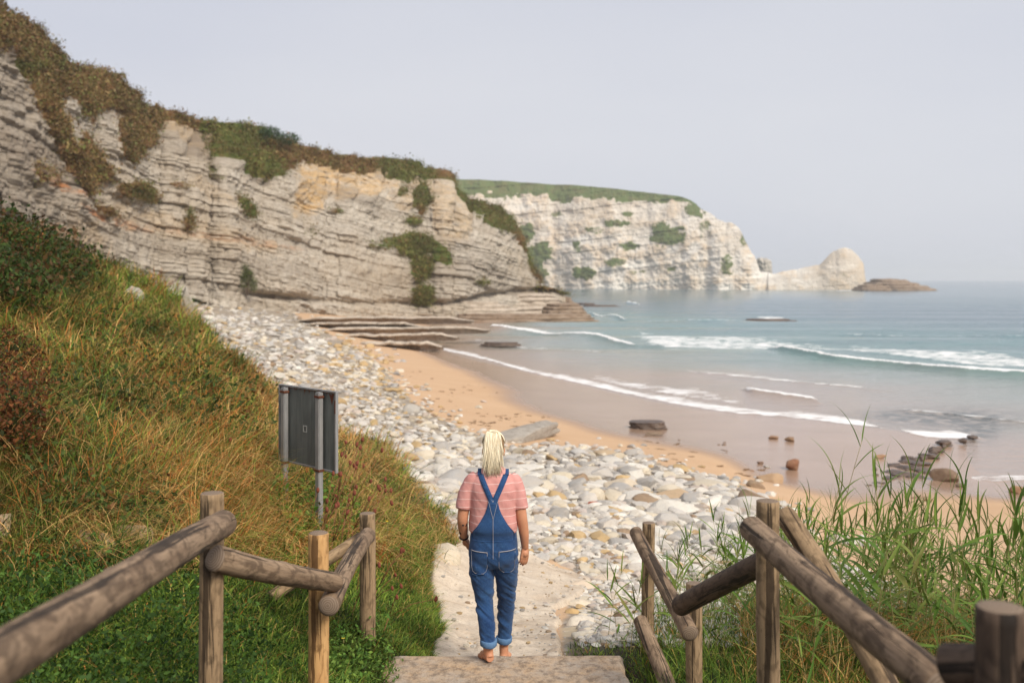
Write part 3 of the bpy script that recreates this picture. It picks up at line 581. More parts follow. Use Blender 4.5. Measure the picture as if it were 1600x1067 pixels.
# ------------------------------------------------------------------ path and steps
b = NB('worn_path_stone'); p = b.pos(); n1 = b.noise(p, 2.2, 6, .65); n2 = b.noise(p, 30, 4, .7); n3 = b.noise(b.pos((.5, 1.6, 1)), 2.4, 4, .6, 1.0)
c = b.mix(b.mr(n1, .3, .7), (.52, .415, .31), (.66, .565, .45)); c = b.mix(b.mr(n3, .52, .66, 0, .7), c, (.40, .30, .21)); c = b.mix(b.mr(n2, .5, .7, 0, .6), c, (.30, .24, .19))
b.bump(b.math('ADD', n1, b.math('MULTIPLY', n2, .3)), .7, .05); mat_path = b.out(c, .9)
vrow = np.concatenate([np.linspace(868, 1020, 90), np.linspace(1024, 1085, 16)])
le = np.interp(vrow, [866, 872, 893, 905, 925, 945, 965, 985, 1000, 1020, 1085], [800, 742, 706, 690, 668, 664, 676, 672, 684, 668, 660]) + 4 * fbm(vrow * .04, vrow * 0, 0, 4, 2)
ri = np.interp(vrow, [866, 876, 887, 905, 925, 945, 970, 985, 1000, 1020, 1085], [840, 900, 932, 925, 900, 872, 885, 878, 886, 884, 884]) + 5 * fbm(vrow * .05, vrow * 0, 0, 5, 5)
ncol = 80; tcol = np.linspace(0, 1, ncol); PU = le[:, None] * (1 - tcol) + ri[:, None] * tcol; PV = np.broadcast_to(vrow[:, None], PU.shape)
hx, hy, hz_ = hit(PU.ravel(), PV.ravel(), 5, 30, 500)
hx = hx.reshape(PU.shape); hy = hy.reshape(PU.shape)
ym = np.nanmean(hy, 1)[:, None]; hy = np.broadcast_to(ym, PU.shape); hx = (PU - 800) / F * hy
edge = np.minimum(tcol, 1 - tcol)[None] * (ri - le)[:, None] / 15
terr = .05 * (np.floor(hy / .95 + .25 * fbm(hx * 2, hy * .0, 0, 3, 8)) % 2)
pz = ground_z(hx, hy) + .055 + .02 * fbm(hx * 3, hy * 3, 0, 4, 6) - .12 * sstep(1, 0, edge)
pz = pz + .012 * fbm(hx * 9, hy * 9, 0, 3, 9) - .02 * sstep(.60, .75, vnoise(hx * 5, hy * 3.2, 0, 19))
me = grid_mesh('path', np.stack([hx, hy, pz], -1)); tag(link('path', me, mat_path), kind='structure')
b = NB('step_stone'); p = b.pos(); n1 = b.noise(p, 3.2, 6, .7); n2 = b.noise(p, 45, 4, .7); n3 = b.noise(b.pos((1, .8, 1)), 15, 5, .75)
c = b.mix(b.mr(n1, .35, .65), (.50, .33, .19), (.38, .33, .28)); c = b.mix(b.mr(n3, .46, .62, 0, .85), c, (.19, .14, .10)); c = b.mix(b.mr(n2, .5, .75, 0, .5), c, (.55, .45, .34))
b.bump(b.math('ADD', n3, b.math('MULTIPLY', n2, .5)), .8, .02); mat_step = b.out(c, .9)
def step_slab(x0, x1, y0, y1, z0, z1, th, label, seed):
    nx_, ny_ = 150, 60; xs = np.linspace(0, 1, nx_); ys = np.linspace(0, 1, ny_); X_, Y_ = np.meshgrid(xs, ys)
    wx = x0 + (x1 - x0) * X_; wy = y0 + (y1 - y0) * Y_
    wx = wx + .03 * fbm(wy * 4, X_ * 0, 0, 3, seed) * (np.abs(X_ - .5) * 2) ** 3; wy = wy + .022 * fbm(wx * 3.2, Y_ * 0, 0, 4, seed + 1) * Y_ ** 3
    dm = np.minimum(np.minimum(X_, 1 - X_) * (x1 - x0), np.minimum(Y_, 1 - Y_) * (y1 - y0)); wz = z0 + (z1 - z0) * Y_ + .006 * fbm(wx * 6, wy * 6, 0, 4, seed + 2) - .03 * sstep(.04, 0, dm) ** 2
    top = np.stack([wx, wy, wz], -1)
    ring = np.concatenate([top[0, :-1], top[:-1, -1], top[-1, :0:-1], top[:0:-1, 0]]); low = ring.copy(); low[:, 2] -= th; nr = len(ring)
    idx = np.arange(ny_ * nx_).reshape(ny_, nx_); ri_ = np.concatenate([idx[0, :-1], idx[:-1, -1], idx[-1, :0:-1], idx[:0:-1, 0]])
    k = np.arange(nr); k2 = (k + 1) % nr; q2 = np.stack([ri_[k2], ri_[k], ny_ * nx_ + k, ny_ * nx_ + k2], -1)
    me = new_mesh('stone_step', np.vstack([top.reshape(-1, 3), low]), quads=np.vstack([grid_faces(ny_, nx_), q2]))
    return tag(link('stone_step', me, mat_step), label, 'step')
step_slab(-.97, .86, 6.45, 7.68, 3.125, 3.115, .35, 'wide worn tan stone step in the foreground under the walking person', 3)
step_slab(-.99, .95, 5.0, 6.46, 3.30, 3.29, .4, 'upper tan stone step behind the one the person walks off', 8)

# ------------------------------------------------------------------ stones
PAL = [('pale grey', (.52, .49, .455)), ('off white', (.66, .63, .575)), ('grey', (.37, .36, .35)), ('cream', (.60, .53, .42)), ('ochre', (.50, .345, .17)), ('brown', (.29, .195, .125)), ('pinkish grey', (.48, .41, .365))]
PW = np.array([.27, .30, .14, .15, .05, .03, .06])
def stone_material(name, colsock_kind):
    b = NB(name)
    if colsock_kind == 'object': x = b.n('ObjectInfo'); base = x.outputs['Color']
    else: base = b.attr('tone', 'Color')
    p = b.pos(); n1 = b.noise(p, 5, 5, .6); n2 = b.noise(p, 22, 5, .7)
    c = b.mix(b.mr(n1, .3, .7, 0, .45), base, b.mix(.6, base, (.52, .40, .26))); c = b.mix(b.mr(n2, .52, .75, 0, .55), c, b.mix(.7, c, (.12, .10, .085)))
    b.bump(b.math('ADD', n1, b.math('MULTIPLY', n2, .5)), .5, .03); return b.out(c, .88)
mat_stone_o = stone_material('beach_stone', 'object'); mat_stone_v = stone_material('beach_shingle', 'attr')
g = np.random.default_rng(21)
NC = 18500
cu_ = g.uniform(200, 1600, NC * 3); cv_ = 455 + (1010 - 455) * g.random(NC * 3) ** 1.0
ok = inpoly(cu_ + g.normal(0, 1, len(cu_)) * 20 * (cv_ < 860), cv_ + g.normal(0, 1, len(cu_)) * 7 * (cv_ < 860), stone_poly)
# thin out towards the sand
edge_j = g.uniform(-1, 1, len(cu_))
ok &= ~((cv_ > 885) & (cu_ < 905)); cu_, cv_ = cu_[ok], cv_[ok]
su, sv = cu_, cv_
# a few scattered singles on the sand beyond the bank of stones
ex = np.array([(u + 26 * g.normal(), v + 9 * g.normal()) for u, v in [(1180,745)] * 5 + [(1080,722)] * 5 + [(1230,800)] * 9 + [(1330,850)] * 14 + [(640,612)] * 14 + [(590,565)] * 22 + [(700,650)] * 8 + [(1150,770)] * 10 + [(560,548)] * 16 + [(1000,705)] * 5 + [(900,700)] * 6])
su = np.r_[su, ex[:, 0]]; sv = np.r_[sv, ex[:, 1]]
X_, Y_, Z_ = hit(su, sv, 7.8, 200, 600)
ok = np.isfinite(X_) & ~inpoly(su, sv, bank_poly); su, sv, X_, Y_, Z_ = su[ok], sv[ok], X_[ok], Y_[ok], Z_[ok]
near_fine = sstep(15.0, 11.5, Y_)[()]           # the shingle by the path is small
big_mid = np.exp(-((Y_ - 23) / 6.0) ** 2)
base_r = .045 + .05 * g.random(len(X_)) ** 2 + big_mid * .24 * g.random(len(X_)) ** 5.0 + sstep(26, 70, Y_) * (.10 + .17 * g.random(len(X_)) ** 2) + .10 * (g.random(len(X_)) > .95) * (1 - near_fine) + .035 * sstep(15, 20, Y_)
base_r *= (1 - .35 * near_fine)  * .88 * np.exp(g.normal(0, .22, len(X_)))
# keep the far ones from being smaller than what shows
keep = g.random(len(X_)) < np.clip(.97 + .8 * fbm(X_ * .7, Y_ * .45, 0, 3, 73), .3, 1) * np.interp(Y_, [8, 12, 16, 22, 30, 45, 70, 120], [1, 1, 1, .85, .95, 1, 1, .9])
# the top few percent are boulders along the driftline
X_, Y_, Z_, base_r, su, sv = [q[keep] for q in (X_, Y_, Z_, base_r, su, sv)]
NS = len(X_); ci = g.choice(len(PAL), NS, p=PW)
warm = (np.interp(sv, [500, 560, 620, 700], [1, 1, .3, 0]) * np.interp(su, [480, 560, 620], [0, 1, 1])) > g.random(NS)
ci = np.where(warm & (g.random(NS) < .75), g.choice([3, 4, 4, 6], NS), ci)
NV = 22; fl_ = g.uniform(.28, .64, NV); SH = [stone_shape(2, 100 + k, 16, fl_[k], .04) for k in range(NV)]; SH3 = [stone_shape(3, 100 + k, 16, fl_[k], .05) for k in range(NV)]; SH1 = [stone_shape(1, 200 + k, 5, fl_[k]) for k in range(NV)]
vi = g.integers(0, NV, NS); ez = g.uniform(0, 2 * math.pi, NS); tl = g.normal(0, .16, (NS, 2)); asp = g.uniform(.6, 1.0, NS)
area = (base_r / Y_) ** 2 * asp; vis = (su > 0) & (su < 1600) & ~((np.abs(su - 771) < 48) & (sv > 680) & (sv < 1030)) & ~((np.abs(su - 482) < 44) & (sv < 730) & (sv > 605))
order = np.argsort(-(area * vis)); ind = order[:290]; rest = order[290:]
def stone_xf(i): return (Matrix.Translation((X_[i], Y_[i], Z_[i] + base_r[i] * fl_[vi[i]] * .38)) @ Euler((tl[i, 0], tl[i, 1], ez[i])).to_matrix().to_4x4() @ Matrix.Diagonal((base_r[i] * 1.12, base_r[i] * asp[i] * 1.05, base_r[i], 1)))
# the mass of shingle: far too many to count
acc_v, acc_f, acc_c, off = [], [], [], 0
for i in rest:
    shp = SH1[vi[i]] if (base_r[i] / Y_[i]) * F * .64 < 3.2 else SH[vi[i]]
    M = np.array(stone_xf(i)); v = shp[0] @ M[:3, :3].T + M[:3, 3]
    acc_v.append(v); acc_f.append(shp[1] + off); off += len(v)
    c = np.array(PAL[ci[i]][1]) * g.uniform(.68, 1.05); acc_c.append(np.broadcast_to(c, v.shape))
for _ in range(550):     # grit and pebbles strewn on the path and its edges
    r_, c_ = int(g.integers(0, len(vrow))), g.random() ** (1.0 if g.random() < .5 else .25); q_ = int(c_ * (ncol - 1)); s_ = g.uniform(.006, .014) if g.random() < .8 else g.uniform(.014, .035); sh_ = SH1[int(g.integers(0, NV))]
    v = sh_[0] * s_ + (hx[r_, q_] + g.normal() * .05, hy[r_, q_] + g.normal() * .04, pz[r_, q_] + s_ * .1); acc_v.append(v); acc_f.append(sh_[1] + off); off += len(v); acc_c.append(np.broadcast_to(np.array(PAL[int(g.integers(0, 7))][1]) * g.uniform(.5, .95), v.shape))
me = new_mesh('shingle', np.vstack(acc_v), tris=np.vstack(acc_f), colattr=np.vstack(acc_c), smooth=False)
tag(link('shingle', me, mat_stone_v), kind='stuff')
sm_me = []
for k in range(NV): m_ = new_mesh('boulder', SH3[k][0], tris=SH3[k][1], smooth=True); m_.materials.append(mat_stone_o); sm_me.append(m_)
for m_ in sm_me:      # keep the broken edges crisp
    m_.set_sharp_from_angle(angle=R(18))
def zone(u, v):
    if v < 520: return 'far up the beach near the cliff foot'
    if v < 600: return 'on the far stone bank' if u < 520 else 'where the far stones meet the sand'
    if v < 650: return 'beyond the sign, on the stone bank' if u < 600 else 'at the sand edge beyond the sign'
    if u < 700: return 'between the sign and the walker'
    if v < 745:
        if u < 880: return 'above the walker near the long slab'
        return 'on the sand edge right of the walker' if u < 1060 else 'on the sand above the right fence'
    if v < 800: return 'just right of the walker' if u < 900 else ('around the small red stone' if u < 1000 else ('above the far fence post' if u < 1110 else 'on the sand behind the reeds'))
    if v < 885: return 'in the pale shingle beside the walker' if u < 930 else ('left of the far fence post' if u < 1010 else 'behind the right fence')
    return 'lying beside the lower path' if u < 1010 else 'half hidden behind the reeds'
rows_ = []
for i in ind:
    px_w = base_r[i] / Y_[i] * F
    size = 'large' if px_w > 20 else ('medium' if px_w > 12 else 'small'); f_ = fl_[vi[i]]; shp = 'flat' if f_ < .55 else ('blocky' if f_ > .72 else 'angular')
    rows_.append([f'{size} {shp} {PAL[ci[i]][0]} stone {zone(su[i], sv[i])}', i])
from collections import defaultdict
gp = defaultdict(list)
for l, i in rows_: gp[l].append(i)
ORD = ['leftmost', 'second from left', 'third from left', 'fourth from left', 'fifth from left', 'sixth from left', 'seventh from left', 'eighth from left', 'ninth from left', 'tenth from left']
for l, ii in gp.items():
    ii.sort(key=lambda q: su[q])
    for k, i in enumerate(ii):
        o = bpy.data.objects.new('boulder', sm_me[vi[i]]); COL.objects.link(o); o.matrix_world = stone_xf(i); o.color = tuple(np.array(PAL[ci[i]][1]) * g.uniform(.76, 1.02)) + (1,)
        lab = l if len(ii) == 1 else (f'{ORD[k] if k < len(ORD) - 1 or k == len(ii) - 1 and k < 10 else "rightmost"} {l}' if k < 10 else f'further right {l}')
        if len(ii) > 1 and k == len(ii) - 1: lab = f'rightmost {l}'
        tag(o, lab, 'stone', 'stones along the top of the beach')
def boulder(u, v, wpx, hgt, col, label, seed, depth=.7, z=None, cat='stone', flat=.6, rz=0, mat=None, sub=4, name='boulder', Y=None, tilt=0, sink=.35, rough=.07):
    if Y is None: X, Yq, Z = [q[0] for q in hit(np.array([u]), np.array([v]), 5, 200, 600)]
    else: X, Yq, Z = px(u, v, Y)
    if z is not None: X, Yq, Z = on(u, v, z)
    r = wpx / 2 / F * Yq; v_, f_ = stone_shape(sub, seed, 12, 1.0, rough); me = new_mesh(name, v_ * (r, r * depth, hgt / 2), tris=f_); me.set_sharp_from_angle(angle=R(38))
    o = link(name, me, mat or mat_stone_o); o.location = (X, Yq, Z + hgt * (.5 - sink)); o.rotation_euler = (R(tilt), 0, R(rz)); o.color = tuple(col) + (1,)
    return tag(o, label, cat)
boulder(930, 792, 36, .17, (.40, .085, .04), 'small brick red oblong stone among the pale stones', 301, .45)
boulder(674, 884, 104, .40, (.56, .48, .37), 'big pale cream boulder beside the path under the grass bank', 302, .8, rz=-20, Y=11.6)
boulder(1238, 730, 26, .42, (.20, .085, .045), 'red brown boulder standing alone on the pink wet sand', 303, .9, z=.22, mat=None)
boulder(1205, 752, 44, .38, (.38, .25, .15), 'tan and brown boulder at the edge of the dry sand', 304, .8)
boulder(1477, 750, 52, .58, (.12, .07, .045), 'large rounded dark brown boulder in the shallows beside the black reef', 305, .9, z=.1, flat=1)
boulder(1592, 772, 30, .4, (.24, .12, .06), 'brown boulder in the surf at the right edge of the photo', 306, .9, z=.05)
boulder(1208, 684, 17, .16, (.22, .12, .07), 'left of two small brown stones on the wet sand near the surf', 307, .8, z=.12)
boulder(1235, 688, 18, .2, (.20, .11, .06), 'right of two small brown stones on the wet sand near the surf', 308, .8, z=.12)
boulder(1375, 714, 20, .15, (.28, .15, .08), 'low orange brown stone in the film of water left of the reef', 309, .8, z=.1)
boulder(1188, 724, 11, .12, (.13, .07, .05), 'tiny dark stone left of the red brown boulder', 310, .8, z=.22)
boulder(1174, 737, 10, .1, (.2, .1, .06), 'tiny brown stone on the sand edge above the tan boulder', 311, .8, z=.25)
boulder(1440, 783, 34, .2, (.2, .11, .07), 'low brown stone on the sand below the black reef', 312, .6, z=.2)
boulder(1415, 797, 26, .15, (.13, .09, .07), 'flat dark stone in front of the black reef', 313, .6, z=.25)
boulder(1452, 786, 18, .2, (.27, .13, .07), 'small reddish stone between the reef and the reeds', 314, .7, z=.25)
boulder(1500, 760, 14, .15, (.1, .07, .05), 'small dark stone at the foot of the large rounded boulder', 315, .7, z=.15)
boulder(1012, 822, 42, .14, (.36, .31, .26), 'flat grey brown stone lying behind the top of the far post', 316, .6)
boulder(1118, 762, 44, .3, (.44, .43, .42), 'pale grey rounded boulder on the sand above the fence', 317, .7)
boulder(902, 712, 34, .34, (.42, .41, .40), 'blocky grey boulder at the sand edge right of the long slab', 318, .8)
boulder(944, 712, 40, .3, (.40, .30, .2), 'rounded brown and grey boulder beside the blocky grey one', 319, .8)
boulder(1003, 716, 40, .16, (.36, .345, .33), 'long flat grey stone lying on the sand right of the brown boulder', 320, .5, rz=15)
boulder(970, 765, 64, .4, (.52, .44, .34), 'large cream and grey boulder in the middle of the stones', 321, .6, rz=10)
boulder(1050, 780, 66, .4, (.46, .33, .21), 'large tan boulder with a brown face above the fence rail', 322, .6, rz=-12)
boulder(880, 750, 52, .3, (.56, .49, .37), 'flat cream boulder right of the walker shoulder', 323, .6)
boulder(985, 735, 46, .12, (.36, .29, .25), 'flat brown slab stone on the sand behind the cream boulders', 324, .5)
boulder(640, 645, 34, .5, (.38, .36, .33), 'blocky grey boulder beyond the sign at the edge of the sand', 325, .8)
# long flat slab in the sand behind the walker's head, in two plates
def slab(u0, v0, u1, v1, w, h, label, seed):
    a = np.array([q[0] for q in hit(np.array([u0]), np.array([v0]), 5, 200, 600)]); c = np.array([q[0] for q in hit(np.array([u1]), np.array([v1]), 5, 200, 600)])
    ln_ = np.linalg.norm(a - c); v_, f_ = stone_shape(4, seed, 14, 1.0, .12); me = new_mesh('slab_rock', v_ * (ln_ / 2, w, h), tris=f_); me.set_sharp_from_angle(angle=R(35))
    o = link('slab_rock', me, m_grey); m = (a + c) / 2; o.location = (m[0], m[1], m[2] + h * .35); o.rotation_euler = (0, 0, math.atan2(c[1] - a[1], c[0] - a[0])); return tag(o, label, 'rock')
slab(762, 694, 868, 680, .62, .30, 'long low grey rock slab in the sand behind the head of the walker', 331)
slab(838, 662, 864, 663, .4, .12, 'small flat grey rock just beyond the long slab in the sand', 333)
# black reef of broken plates running into the water
g = np.random.default_rng(77)
RF = [(1365,770,34),(1385,775,30),(1372,760,26),(1350,778,20),(1400,758,46),(1412,745,44),(1425,733,50),(1395,740,36),(1440,725,34),(1430,748,30),(1452,714,30),(1418,722,30),(1462,704,26),(1400,728,24),(1380,768,30),(1392,752,30),(1475,694,24),(1408,766,24),(1442,738,24),(1505,690,16),(1520,684,18)]
RN = ['lowest and largest', 'second lowest', 'third lowest']
RF.sort(key=lambda q: -q[1])
for k, (u, v, w_) in enumerate(RF):
    o_ = ['nearest', 'second nearest', 'third nearest', 'fourth nearest', 'fifth nearest', 'sixth nearest', 'seventh nearest', 'eighth nearest', 'ninth nearest', 'tenth nearest', 'eleventh nearest', 'tenth farthest', 'ninth farthest', 'eighth farthest', 'seventh farthest', 'sixth farthest', 'fifth farthest', 'fourth farthest', 'third farthest', 'second farthest', 'farthest'][k]
    o = boulder(u, v, w_ * 1.1, g.uniform(.12, .26), (.08, .06, .05), f'{o_} of the jagged dark rocks running into the water', 400 + k, .8, z=.08, name='reef_rock', cat='rock', mat=m_wet, rz=g.uniform(-30, 30), sub=3, rough=.34)
    o['group'] = 'jagged dark reef rocks at the waterline'
for k in range(34):
    t_ = g.random(); o = boulder(1362 + 95 * t_ + g.normal() * 16, 778 - 72 * t_ + g.normal() * 7, g.uniform(9, 22), g.uniform(.10, .28), (.08, .06, .05), 'small broken dark plate among the jagged rocks running into the water', 440 + k, .7, z=.06, name='reef_rock', cat='rock', mat=m_wet, rz=g.uniform(-40, 40), sub=3, rough=.25)
    o['group'] = 'small dark plates of the reef'
# weed and driftwood scraps on the sand
g = np.random.default_rng(5); dv_, df_, of_ = [], [], 0
for cu0, cv0, n_, sp in [(640,590,10,14),(665,628,12,12),(700,615,8,14),(760,655,20,16),(820,648,12,14),(690,640,10,14),(745,610,10,20),(1020,690,10,24),(1060,712,8,22),(930,722,6,14),(1110,700,8,22),(790,668,10,20),(1150,742,8,16)]:
    for _ in range(n_):
        x, y, z = [q[0] for q in hit(np.array([cu0 + g.normal() * sp * 1.5]), np.array([cv0 + g.normal() * sp * .35]), 8, 200, 400)]
        if not np.isfinite(x): continue
        s = stone_shape(1, int(g.integers(0, 99)), 3, .3)
        a = g.uniform(0, 3.1); sc = g.uniform(.07, .26); v = s[0] * (sc, sc * .35, sc * .25); v = np.stack([v[:, 0] * math.cos(a) - v[:, 1] * math.sin(a), v[:, 0] * math.sin(a) + v[:, 1] * math.cos(a), v[:, 2]], -1) + (x, y, z)
        dv_.append(v); df_.append(s[1] + of_); of_ += len(v)
b = NB('seaweed_scraps'); mat_weed = b.out((.16, .085, .035), .8)
tag(link('seaweed', new_mesh('seaweed', np.vstack(dv_), tris=np.vstack(df_)), mat_weed), kind='stuff')
# flat stones set beside the lower path
for k, (u, v, w_, h_, c_) in enumerate([(905,915,50,.10,(.62,.5,.38)),(950,905,44,.10,(.6,.5,.4)),(902,945,40,.12,(.64,.55,.43)),(938,938,36,.10,(.62,.52,.42)),(905,975,44,.14,(.62,.55,.46)),(948,965,34,.12,(.6,.5,.4)),(962,935,30,.10,(.55,.47,.38)),(915,995,40,.12,(.66,.6,.5)),(950,995,34,.12,(.6,.5,.4)),(975,972,34,.1,(.52,.47,.4)),(893,958,22,.09,(.5,.33,.15)),(985,940,32,.12,(.5,.45,.4))]):
    nm = ['top left', 'top right', 'second row left', 'second row middle', 'third row left', 'third row middle', 'small second row right', 'bottom left', 'bottom right', 'third row right', 'little ochre', 'grey outer'][k]
    o = boulder(u, v, w_ * 1.15, h_, c_, f'{nm} flat stone of the paving remains right of the lower path', 350 + k, .75, rz=g.uniform(-20, 20), sub=3, sink=.45); o['group'] = 'flat stones beside the lower path'
# rock ledge peeping out of the grass bank on the left
m_bank = small_rock_mat('bank_sandstone', (.27, .185, .10), (.38, .29, .18), (.10, .07, .04), sc=2)
for u, v, Y, w_, h_, lb, sd_ in [(-30, 850, 6.4, 130, .40, 'brown sandstone boulder jutting from the bank at the left edge', 361), (205, 850, 7.0, 90, .30, 'pale sandstone block under the overhanging grass behind the near post', 362), (150, 862, 6.9, 110, .30, 'left sandstone block in the undercut of the grass bank', 363),
                                 (255, 830, 7.4, 60, .28, 'right sandstone block in the shade of the bank beside the near post', 364), (208, 455, 24.8, 34, .7, 'grey rock showing through the grass high on the bank', 365), (290, 482, 29, 26, 1.3, 'small pale rock at the end of the grassy shoulder', 366), (690, 885, 11.4, 40, .14, 'low cream stone at the left edge of the path', 367)]:
    boulder(u, v, w_, h_, (.34, .31, .27) if v < 500 else (.55, .5, .42), lb, sd_, .8, Y=None if sd_ in (362, 363, 364) else Y, mat=m_bank if sd_ in (361, 362, 363, 364) else None, sink=.8 if sd_ == 365 else .5, rough=.16)

# ------------------------------------------------------------------ grass
def blades(name, roots, length, width, col, lean=.5, droop=.6, seed=0, wind=(.3, 0), lev=4, tipcol=None):
    g = np.random.default_rng(seed); n = len(roots); a = g.uniform(0, 2 * math.pi, n); ln_ = g.uniform(.15, 1, n) * lean
    dx = np.cos(a) * ln_ + wind[0]; dy = np.sin(a) * ln_ + wind[1]; dr = droop * g.uniform(.3, 1.4, n)
    wa = g.uniform(0, math.pi, n); wx, wy = np.cos(wa), np.sin(wa)
    out = np.empty((n, lev, 2, 3)); cc = np.empty((n, lev, 2, 3)); tipcol = col if tipcol is None else tipcol
    for k in range(lev):
        t = k / (lev - 1); h = t * (1 - .35 * t * dr); o = t * .35 + t * t * .65
        cx = roots[:, 0] + dx * o * length; cy = roots[:, 1] + dy * o * length; cz_ = roots[:, 2] + length * h * (1 - .25 * (dx ** 2 + dy ** 2)).clip(.3) - length * .25 * t ** 3 * dr
        wv = width * (1 - t ** 1.6 * .93) * (.7 + .3 * min(1, t * 3))
        for s, sg in enumerate((-.5, .5)):
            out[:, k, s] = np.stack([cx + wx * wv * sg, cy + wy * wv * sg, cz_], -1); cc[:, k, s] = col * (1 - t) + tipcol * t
    base = (np.arange(n) * lev * 2)[:, None, None]; kk = np.arange(lev - 1)[None, :, None] * 2; q = base + kk + np.array([0, 1, 3, 2])[None, None]
    return new_mesh(name, out.reshape(-1, 3), quads=q.reshape(-1, 4), colattr=cc.reshape(-1, 3))
b = NB('grass_tone'); tr = b.n('BsdfTranslucent'); ms = b.n('MixShader'); ms.inputs[0].default_value = .22; b.b.inputs['Specular IOR Level'].default_value = .12; ca = b.attr('tone', 'Color')
b.L.new(ca, tr.inputs[0]); b.out(ca, .55); b.L.new(b.b.outputs[0], ms.inputs[1]); b.L.new(tr.outputs[0], ms.inputs[2]); b.L.new(ms.outputs[0], b.t.nodes['Material Output'].inputs['Surface']); mat_grass = b.m
C_ = {k: np.array(v) for k, v in dict(straw=(.60, .375, .14), rust=(.46, .17, .045), green=(.105, .185, .028), bright=(.24, .32, .05), dark=(.03, .065, .014), olive=(.25, .21, .05)).items()}
KEYS = list(C_)
def pick(W, g):
    W = W / W.sum(1, keepdims=True); cs = W.cumsum(1); r = g.random(len(W))[:, None]; i = (r > cs).sum(1).clip(0, len(KEYS) - 1)
    return np.array([C_[k] for k in KEYS])[i]
g = np.random.default_rng(8)
def sample(poly, n, u0, u1, v0, v1):
    u = g.uniform(u0, u1, n); v = g.uniform(v0, v1, n); m = inpoly(u, v, poly); u, v = u[m], v[m]; x, y, z = hit(u, v, 3.0, 60, 500); m = np.isfinite(x); return u[m], v[m], x[m], y[m], z[m]
u, v, x, y, z = sample(bank_poly, 150000, -120, 730, 330, 1120)
pn = fbm(x * 1.1, y * .7, 0, 4, 55); pn2 = fbm(x * .5, y * .35, 0, 3, 56)
mid = sstep(520, 600, v) * sstep(905, 850, v) * sstep(120, 260, u); up = sstep(600, 520, v); low = sstep(870, 920, v); lft = sstep(180, 60, u)
W = np.stack([.22 + .75 * mid * (pn > -.05) + .1 * up, .20 + .8 * mid * (pn2 > -.1) + .55 * lft * (pn > 0) + .25 * up * (pn > .1), .55 - .2 * mid + .2 * up, .22 + .9 * np.exp(-((u - 260) / 70) ** 2 - ((v - 465) / 40) ** 2) * 3, .35 + .3 * lft + .2 * up, .35 + 0 * u], 1)
W = W * (1 - low)[:, None] + low[:, None] * np.array([.06, .03, .9, .45, .5, .15])[None]
W[:, 0] += .5 * (u > 540) * (1 - low); W[:, 3] += .5 * (u > 560)
col = pick(W, g) * g.uniform(.65, 1.3, (len(u), 1)) * np.clip(1 + 1.5 * fbm(x * 1.3, y * .8, 0, 3, 57), .3, 1.6)[:, None]
Lg = np.where(v > 880, g.uniform(.12, .30, len(u)), g.uniform(.22, .62, len(u)) * (1 + .3 * pn)); Lg = Lg * np.interp(y, [5, 9, 16, 30], [.8, 1, 1.25, 1.4]) * np.where((u > 640), .40, 1) * np.where((u > 600) & (v > 860), .7, 1) * np.where((u > 425) & (u < 535) & (v > 735) & (v < 840), .4, 1) * np.where(((u > 90) & (u < 290) & (v > 815) & (v < 905)), .35, 1) * (1 + .5 * pn2)
Wd = np.interp(y, [4, 8, 15, 30], [.006, .008, .014, .028]) * g.uniform(.6, 1.5, len(u))
rt = np.stack([x, y, z - .02], -1)
ng = 16000; gy = g.uniform(7.7, 12.6, ng) ; ex_l = np.interp(gy, hy[::-1, 0], hx[::-1, 0]); gx = ex_l + .06 - np.abs(g.normal(0, .22, ng)) - .02
gzz = ground_z(gx, gy); Wl = np.tile(np.array([.10, .04, 1.0, .7, .35, .2]), (ng, 1)); Wl[:, 0] += .8 * (gy > 10)
gc = pick(Wl, g) * g.uniform(.7, 1.3, (ng, 1)); rt = np.vstack([rt, np.stack([gx, gy, gzz - .02], -1)]); col = np.vstack([col, gc]); Lg = np.r_[Lg, g.uniform(.08, .24, ng)]; Wd = np.r_[Wd, g.uniform(.005, .011, ng)]
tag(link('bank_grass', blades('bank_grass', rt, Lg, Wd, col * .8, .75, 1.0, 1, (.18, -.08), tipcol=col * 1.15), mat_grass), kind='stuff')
u, v, x, y, z = sample(grass_poly, 60000, 880, 1720, 890, 1500)
m = (x < 7); u, v, x, y, z = u[m], v[m], x[m], y[m], z[m]
W = np.tile(np.array([.05, .02, 1.0, .5, .4, .12]), (len(u), 1)); W[:, 0] += .5 * (u > 1250); W[:, 1] += .3 * (u > 1300)
col = pick(W, g) * g.uniform(.7, 1.25, (len(u), 1)); Lg = g.uniform(.14, .36, len(u)) * np.where(u < 1000, .55, 1) * np.where(x < 1.0, .7, 1)
tag(link('verge_grass', blades('verge_grass', np.stack([x, y, z - .02], -1), Lg, g.uniform(.004, .010, len(u)), col * .85, .7, .9, 2, (-.05, -.05), tipcol=col * 1.15), mat_grass), kind='stuff')
# tussocks: long arching tufts of one colour each, standing proud of the bank
gt = np.random.default_rng(81); u, v, x, y, z = sample(bank_poly, 1500, -100, 690, 370, 880); nt_s = len(u); per = 42
ccol = pick(np.stack([.7 + .5 * (u > 180), .55 + .6 * (u < 120) + 0 * u, .5 + .4 * (v < 560), .25 + .3 * (u > 560), .2 + 0 * u, .3 + 0 * u], 1), gt)
R0 = np.repeat(np.stack([x, y, z - .03], -1), per, 0) + gt.normal(0, 1, (nt_s * per, 3)) * np.repeat(np.interp(y, [5, 12, 30], [.05, .09, .22]), per)[:, None] * (1, 1, 0)
Lt = np.repeat(gt.uniform(.40, .85, nt_s) * np.interp(y, [5, 9, 30], [.55, .9, 1.35]) * np.where(u > 600, .5, 1) * np.where((u > 425) & (u < 535) & (v > 700), .35, 1), per) * gt.uniform(.5, 1.1, nt_s * per)
